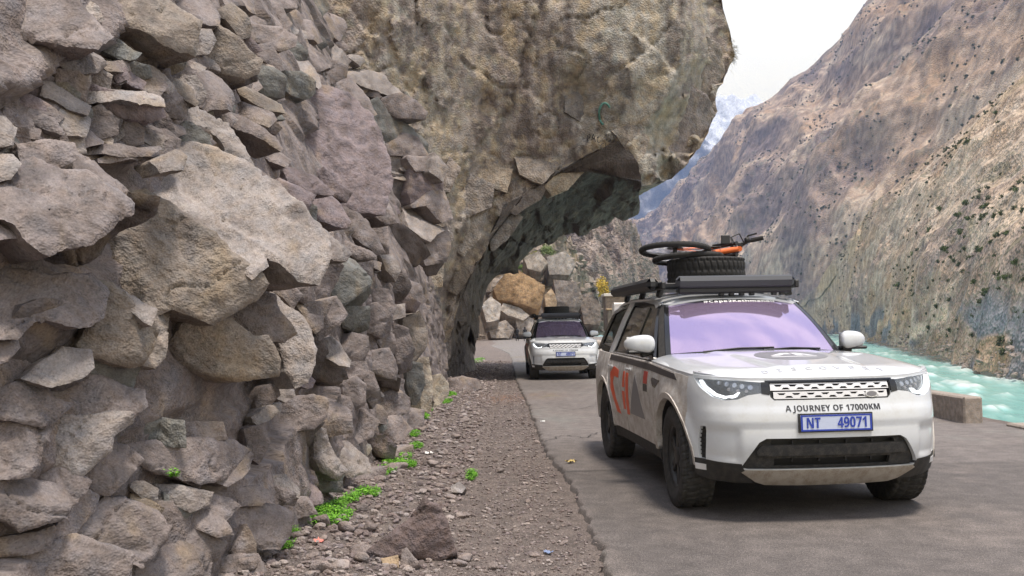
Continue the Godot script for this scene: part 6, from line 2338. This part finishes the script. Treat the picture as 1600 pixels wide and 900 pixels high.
# ------------------------------------------------------------ two people walking far down the road
func body_field(bones: Array, cell: float) -> ArrayMesh:
	var lo := Vector3.ONE * 1e9
	var hi := -lo
	for b in bones:
		for k in 2:
			lo = lo.min(b[k] - Vector3.ONE * (b[2 + k] + cell * 2))
			hi = hi.max(b[k] + Vector3.ONE * (b[2 + k] + cell * 2))
	var nx := int((hi.x - lo.x) / cell) + 2
	var ny := int((hi.y - lo.y) / cell) + 2
	var nq := int((hi.z - lo.z) / cell) + 2
	var F := PackedFloat32Array(); F.resize(nx * ny * nq)
	for z in nq:
		for y in ny:
			for x in nx:
				var p := lo + Vector3(x, y, z) * cell
				var d := 1e9
				for b in bones:
					var ab: Vector3 = b[1] - b[0]
					var t := clampf((p - b[0]).dot(ab) / maxf(ab.length_squared(), 1e-9), 0, 1)
					var e: float = p.distance_to(b[0] + ab * t) - lerpf(b[2], b[3], t)
					var h := clampf(0.5 + 0.5 * (d - e) / 0.03, 0, 1)
					d = lerpf(d, e, h) - 0.03 * h * (1 - h) if d < 1e8 else e
				F[(z * ny + y) * nx + x] = d
	var vid := {}
	var V := PackedVector3Array()
	var I := PackedInt32Array()
	for z in nq - 1:
		for y in ny - 1:
			for x in nx - 1:
				var s := Vector3.ZERO
				var c := 0
				for e in [[0, 0, 0, 1, 0, 0], [0, 1, 0, 1, 1, 0], [0, 0, 1, 1, 0, 1], [0, 1, 1, 1, 1, 1], [0, 0, 0, 0, 1, 0], [1, 0, 0, 1, 1, 0], [0, 0, 1, 0, 1, 1], [1, 0, 1, 1, 1, 1], [0, 0, 0, 0, 0, 1], [1, 0, 0, 1, 0, 1], [0, 1, 0, 0, 1, 1], [1, 1, 0, 1, 1, 1]]:
					var a := F[((z + e[2]) * ny + y + e[1]) * nx + x + e[0]]
					var b := F[((z + e[5]) * ny + y + e[4]) * nx + x + e[3]]
					if (a < 0) != (b < 0):
						var t := a / (a - b)
						s += Vector3(x + lerpf(e[0], e[3], t), y + lerpf(e[1], e[4], t), z + lerpf(e[2], e[5], t))
						c += 1
				if c > 0:
					vid[(z * ny + y) * nx + x] = V.size()
					V.append(lo + s / c * cell)
	for z in range(1, nq - 1):
		for y in range(1, ny - 1):
			for x in range(1, nx - 1):
				var k := (z * ny + y) * nx + x
				var a := F[k] < 0
				for ax in 3:
					var st: int = [1, nx, nx * ny][ax]
					var s1: int = [nx, nx * ny, 1][ax]
					var s2: int = [nx * ny, 1, nx][ax]
					if a != (F[k + st] < 0):
						var q := [k, k - s1, k - s1 - s2, k - s2]
						var ok := true
						for m in q:
							if not vid.has(m): ok = false
						if not ok: continue
						var v := [vid[q[0]], vid[q[1]], vid[q[2]], vid[q[3]]]
						if a: I.append_array([v[0], v[2], v[1], v[0], v[3], v[2]])
						else: I.append_array([v[0], v[1], v[2], v[0], v[2], v[3]])
	return mesh_of(V, I)

func build_walkers():
	var k := 0
	for q in [[808, 533.0, "person in dark clothes walking alone down the far road", 1.0, -0.3], [820.5, 533.5, "person in dark clothes and a pale shirt hem walking close to the second car", -1.0, 0.2]]:
		var p := on_ground(q[0], q[1])
		var t := thing("person", p, q[2], "person", "people walking down the far road")
		t.rotation.y = q[4]
		var s: float = q[3]
		var legs := []
		legs = [[Vector3(-.09, .90, 0), Vector3(-.10, .48, .08 * s), .095, .07], [Vector3(-.10, .48, .08 * s), Vector3(-.10, .08, .02 * s), .065, .05], [Vector3(-.10, .05, .0), Vector3(-.11, .04, .14), .045, .04],
			[Vector3(.09, .90, 0), Vector3(.10, .48, -.04 * s), .095, .07], [Vector3(.10, .48, -.04 * s), Vector3(.10, .08, -.20 * s), .065, .05], [Vector3(.10, .05, -.20 * s), Vector3(.11, .04, -.06), .045, .04],
			[Vector3(0, .92, 0), Vector3(0, 1.12, 0), .15, .14], [Vector3(0, 1.12, 0), Vector3(0, 1.36, 0), .15, .16], [Vector3(-.15, 1.39, 0), Vector3(.15, 1.39, 0), .075, .075],
			[Vector3(-.19, 1.38, 0), Vector3(-.25, 1.10, -.06 * s), .055, .045], [Vector3(-.25, 1.10, -.06 * s), Vector3(-.24, .86, .06 * s), .042, .033],
			[Vector3(.19, 1.38, 0), Vector3(.25, 1.10, .05 * s), .055, .045], [Vector3(.25, 1.10, .05 * s), Vector3(.24, .86, .16 * s), .042, .033],
			[Vector3(0, 1.40, 0), Vector3(0, 1.52, .01), .055, .052], [Vector3(0, 1.58, .01), Vector3(0, 1.65, .0), .092, .098], [Vector3(0, 1.585, .09), Vector3(0, 1.565, .115), .012, .014]]
		obj("body", body_field(legs, 0.03), M.dark_cloth, t)
		obj("hair", body_field([[Vector3(0, 1.66, -.02), Vector3(0, 1.69, .01), .095, .09]], 0.025), M.gloss_black if M.has("gloss_black") else M.dark_cloth, t)
		k += 1

# ------------------------------------------------------------ verge, parapet, small things
func ground_rock(called, label, outline: Array, base_v: float, tone: Color, nrm: Vector3, thick: float, extra := []):
	var c := Vector2.ZERO
	var poly := pv2(outline)
	for q in poly: c += q
	c /= poly.size()
	var g := on_ground(c.x, base_v, 0.02)
	var a := at(c.x, c.y, -g.z + 0.02)
	var t := thing(called, Vector3(g.x, 0, g.z), label, "boulder")
	var m := free_rock(called, outline, a, nrm, tone, {"step": 3.0, "thick": thick, "back": Vector3(0.0, -0.55, -1.0), "chip": 0.6})
	obj("stone", shifted(m, t.position), M.rock, t)

func build_details():
	var r := RandomNumberGenerator.new()
	r.seed = 321
	# boulders on the verge
	ground_rock("boulder", "large dark brown triangular boulder on the gravel verge", [662, 777, 688, 789, 702, 820, 715, 866, 690, 876, 640, 872, 578, 876, 570, 862, 600, 838, 640, 810], 872, Color(0.215, 0.165, 0.155), Vector3(0.12, 0.22, 1.0), 0.3)
	ground_rock("boulder", "flat grey-brown slab of rock beside the largest patch of weeds", [446, 878, 480, 867, 545, 872, 549, 925, 440, 925], 900, Color(0.36, 0.30, 0.27), Vector3(0.1, 1.1, 0.8), 0.2)
	ground_rock("boulder", "pointed grey stone leaning against the dark triangular boulder", [625, 857, 634, 854, 655, 880, 646, 888, 626, 888], 884, Color(0.32, 0.27, 0.25), Vector3(-0.3, 0.4, 1.0), 0.05)
	ground_rock("boulder", "tan stone at the foot of the dark triangular boulder", [594, 872, 622, 867, 624, 886, 602, 888], 886, Color(0.46, 0.34, 0.22), Vector3(0.2, 0.6, 1.0), 0.05)
	ground_rock("boulder", "brown slab of rock at the foot of the arch's dark leg", [700, 592, 722, 586, 746, 592, 753, 606, 740, 612, 704, 612], 612, Color(0.30, 0.25, 0.23), Vector3(0.3, 0.4, 1.0), 0.4)
	ground_rock("boulder", "half-buried grey stone in the middle of the verge", [704, 760, 718, 752, 728, 762, 722, 769, 706, 768], 768, Color(0.42, 0.38, 0.36), Vector3(0.1, 0.9, 0.8), 0.05)
	# loose gravel
	for k in 4:
		var tone: Color = [Color(0.36, 0.30, 0.28), Color(0.26, 0.21, 0.20), Color(0.46, 0.40, 0.375), Color(0.31, 0.255, 0.25)][k]
		scatter("gravel_stones", stone_mesh(700 + k, tone * 0.85, 5, 10, 0.7, true), M.rock, 9000, func(i):
			var d := 3.6 * pow(44.0 / 3.6, r.randf())
			var x := r.randf_range(-2.1, 0.62 - 0.022 * minf(d, 27.0))
			if r.randf() < 0.06: x += r.randf() * 0.5
			var s := 0.008 + 0.024 * pow(r.randf(), 4.0) + (0.05 * pow(r.randf(), 7.0) if x < -0.5 else 0.0)
			s *= 1.0 + 0.02 * d
			return Transform3D(Basis(Vector3(r.randfn(), r.randfn() + 1.0, r.randfn()).normalized(), r.randf() * TAU).scaled(Vector3(s * 1.5, s, s * 1.2)), Vector3(x, ground_y(x, d) + s * 0.18 + (0.03 if x > 0.5 else 0.0), -d)))
	var variants := []
	for k in 6: variants.append(stone_mesh(760 + k, Color(0.29, 0.245, 0.23) * r.randf_range(0.75, 1.2), 10, 12, 0.7))
	for i in 90:
		var d := 4.9 * pow(20.0 / 4.9, r.randf())
		var x := r.randf_range(-1.6, 0.35) if i % 3 else r.randf_range(-1.5, -0.7)
		var s := r.randf_range(0.05, 0.13) * (1.25 if x < -0.7 else 0.8)
		var o := obj("stone", variants[i % 6], M.rock)
		o.transform = Transform3D(Basis(Vector3(r.randfn(), 2.0, r.randfn()).normalized(), r.randf() * TAU).scaled(Vector3(s * 1.4, s, s)), Vector3(x, ground_y(x, d) + s * 0.2, -d))
		tag(o, "small broken grey stone lying loose on the gravel verge", "stone", "loose stones on the verge")
	# bright weeds at the foot of the cliff
	var weeds := [[508, 828, 40, 30, "largest patch of bright green weeds beside the flat slab"], [447, 882, 9, 10, "tiny tuft of weeds between the cliff foot and the flat slab"], [458, 864, 8, 8, "small tuft of weeds below the largest weed patch"], [578, 786, 16, 12, "round tuft of weeds just above the dark triangular boulder"], [592, 758, 13, 10, "tuft of weeds, third along the cliff foot from the largest patch"], [622, 738, 24, 10, "long low strip of weeds along the cliff foot"], [650, 708, 10, 8, "small tuft of weeds by the white scrap on the verge"], [655, 664, 15, 11, "tuft of weeds in the angle of the cliff foot"], [690, 634, 16, 9, "tuft of weeds near the slab under the arch"], [736, 742, 8, 12, "thin sparse weeds growing in the middle of the gravel"], [748, 564, 9, 8, "tuft of weeds at the dark leg of the arch"], [268, 747, 6, 6, "single small weed rooted in a crack of the cliff"], [640, 736, 10, 8, "short tuft ending the long strip of weeds"]]
	for q in [[532, 808, 14, 9], [548, 800, 12, 8], [562, 793, 12, 8], [604, 749, 14, 8], [634, 726, 9, 8], [648, 690, 8, 8], [664, 652, 12, 7], [676, 642, 10, 7], [704, 624, 9, 6]]: weeds.append(q + ["small green tuft in the strip of weeds along the cliff foot"])
	for w in weeds:
		var p := on_ground(w[0], w[1])
		if w[0] == 268: p = wall_hit(268, 747, 0.12)
		var sc: float = -p.z / FPX
		var rx: float = w[2] * sc
		var rz: float = w[3] * sc * (-p.z / CAM_Y) * 0.55
		if w[0] == 268: rz = rx
		var t := thing("weeds", Vector3(p.x, 0.0 if w[0] != 268 else p.y, p.z), w[4], "weeds", "weeds at the cliff foot")
		var st := new_st()
		var n := int(clampf(rx * rz * 26000.0, 120, 3200))
		for k in n:
			var a := r.randf() * TAU
			var q := sqrt(r.randf())
			if nz.hi.get_noise_2d((p.x + cos(a) * q * rx) * 1.2, (p.z + sin(a) * q * rz) * 1.2) < -0.12: continue
			var x := cos(a) * q * rx
			var z := sin(a) * q * rz
			var gy: float = ground_y(p.x + x, -(p.z + z)) if w[0] != 268 else 0.0
			var h := r.randf_range(0.02, 0.075) * (1.1 - q * 0.5)
			var dirv := Vector3(r.randfn() * 0.5, 1, r.randfn() * 0.5).normalized()
			var base := Vector3(x, gy, z)
			var tip := base + dirv * h
			for l in 3:
				var o := Vector3(r.randfn(), r.randf_range(-0.2, 0.6), r.randfn()).normalized()
				var s2 := o.cross(Vector3.UP).normalized()
				var L := r.randf_range(0.012, 0.028)
				st.set_color(Color(0.06, 0.20, 0.012).lerp(Color(0.20, 0.46, 0.03), r.randf()))
				var b0 := tip - dirv * h * 0.25 * l
				quad(st, b0, b0 + o * L * 0.5 + s2 * L * 0.32, b0 + o * L, b0 + o * L * 0.5 - s2 * L * 0.32)
		obj("leaves", fin(st), M.leaf, t)
	# dry tuft on the nose of the overhang
	var tp := at(1146, 82, 28.7)
	var tuft := thing("dry_grass_tuft", tp, "dry grass tuft clinging to the outer edge of the overhang", "grass tuft")
	var dst := new_st()
	for k in 130:
		var b := Vector3(r.randfn() * 0.04 - 0.05, r.randfn() * 0.16, r.randfn() * 0.1)
		dst.set_color(Color(0.16, 0.12, 0.07).lerp(Color(0.30, 0.24, 0.13), r.randf()))
		var e := b + Vector3(r.randf_range(0.04, 0.15), r.randf_range(-0.22, 0.10), r.randfn() * 0.10)
		var s := Vector3(0.0, 0.005, 0.005)
		quad(dst, b - s, b + s, e + s * 0.3, e - s * 0.3)
	obj("blades", fin(dst), M.leaf, tuft)
	# concrete parapet blocks along the river side, with a low kerb
	var d0 := 13.05
	for k in 4:
		var L := 2.6
		var t := thing("parapet_block", Vector3(6.42, 0, -d0), ["weathered concrete parapet block whose lit end faces the bare kerb", "second concrete parapet block along the river edge", "third concrete parapet block along the river edge", "fourth concrete parapet block along the river edge"][k], "parapet", "parapet blocks along the river")
		var st := new_st()
		bx(st, Vector3(0, .18, -L * .5), Vector3(.27, .42, L), 0.022)
		obj("block", fin(st), M.concrete, t)
		d0 += L + 0.5
	var st := new_st()
	for k in 8:
		bx(st, Vector3(6.78, 0.0, -1.0 - k * 1.55), Vector3(.30, .14, 1.53), 0.02)
	var kb := obj("kerb", fin(st), M.concrete)
	tag(kb, "", "", "", "structure")
	# graffiti painted on the rock above the arch
	var cand := []
	for i in face_px.size():
		if absf(face_px[i].x - 945) < 50 and absf(face_px[i].y - 195) < 55: cand.append(i)
	var face_fn := func(q, off):
		var best := 1e9
		var bi := 0
		for i in cand:
			var dd := face_px[i].distance_squared_to(q)
			if dd < best:
				best = dd; bi = i
		var w: Vector3 = face_v[bi]
		var rr := ray(q.x, q.y)
		return cam_pos + rr * ((-w.z) / -rr.z) - rr * (0.10 + off * 0.2)
	var over := get_node("rock_overhang")
	var g1 := letters("PAC 422", 11.0, func(q, off): return face_fn.call(Vector2(940 + q.x, 216 - q.y - 2.0 * sin(q.x * 0.3)), off), Vector2.ZERO, 0.02, "Droid Sans", false, 0.85)
	obj("graffiti", shifted(g1, over.position), M.decal_dark, over)
	var g2 := letters("CL", 10.0, func(q, off): return face_fn.call(Vector2(944 + q.x, 229 - q.y), off), Vector2.ZERO, 0.02, "Droid Sans", false, 0.85)
	obj("graffiti", shifted(g2, over.position), M.decal_dark, over)
	var gp := []
	for k in 14:
		var a := lerpf(0.6, 4.4, k / 13.0)
		gp.append(face_fn.call(Vector2(945 + cos(a) * 9.0, 178 - sin(a) * 17.0), 0.0) - over.position)
	var gst := new_st()
	tube(gst, gp, 0.035, 5)
	obj("graffiti", fin(gst), M.teal_paint, over)
	# scraps of litter
	for q in [[671, 716, .075, M.paper_white, "white scrap of paper on the verge"], [848, 662, .06, M.paper_white, "white scrap lying on the asphalt"], [892, 727, .10, M.paper_yellow, "yellow-brown scrap on the asphalt beside its broken edge"], [498, 871, .08, M.paper_red, "pinkish red scrap behind the flat slab"], [857, 858, .05, M.paper_blue, "small blue scrap on the gravel near the asphalt edge"]]:
		var p := on_ground(q[0], q[1])
		var y: float = 0.032 if q[0] > 840 and q[0] != 857 else ground_y(p.x, -p.z) + 0.012
		var ps := PackedVector3Array()
		for j in 7:
			for i in 7:
				var x: float = (i / 6.0 - 0.5) * q[2] * (1.0 + 0.3 * sin(j * 1.7))
				var z: float = (j / 6.0 - 0.5) * q[2] * 0.8
				ps.append(Vector3(x, absf(nz.mid.get_noise_3d(x * 14.0, z * 14.0, q[0])) * q[2] * 0.8, z))
		var o := obj("litter", grid_mesh(ps, 7, 7, null, false), q[3])
		o.position = Vector3(p.x, y, p.z)
		o.rotation.y = q[0] * 0.3
		tag(o, q[4], "litter")
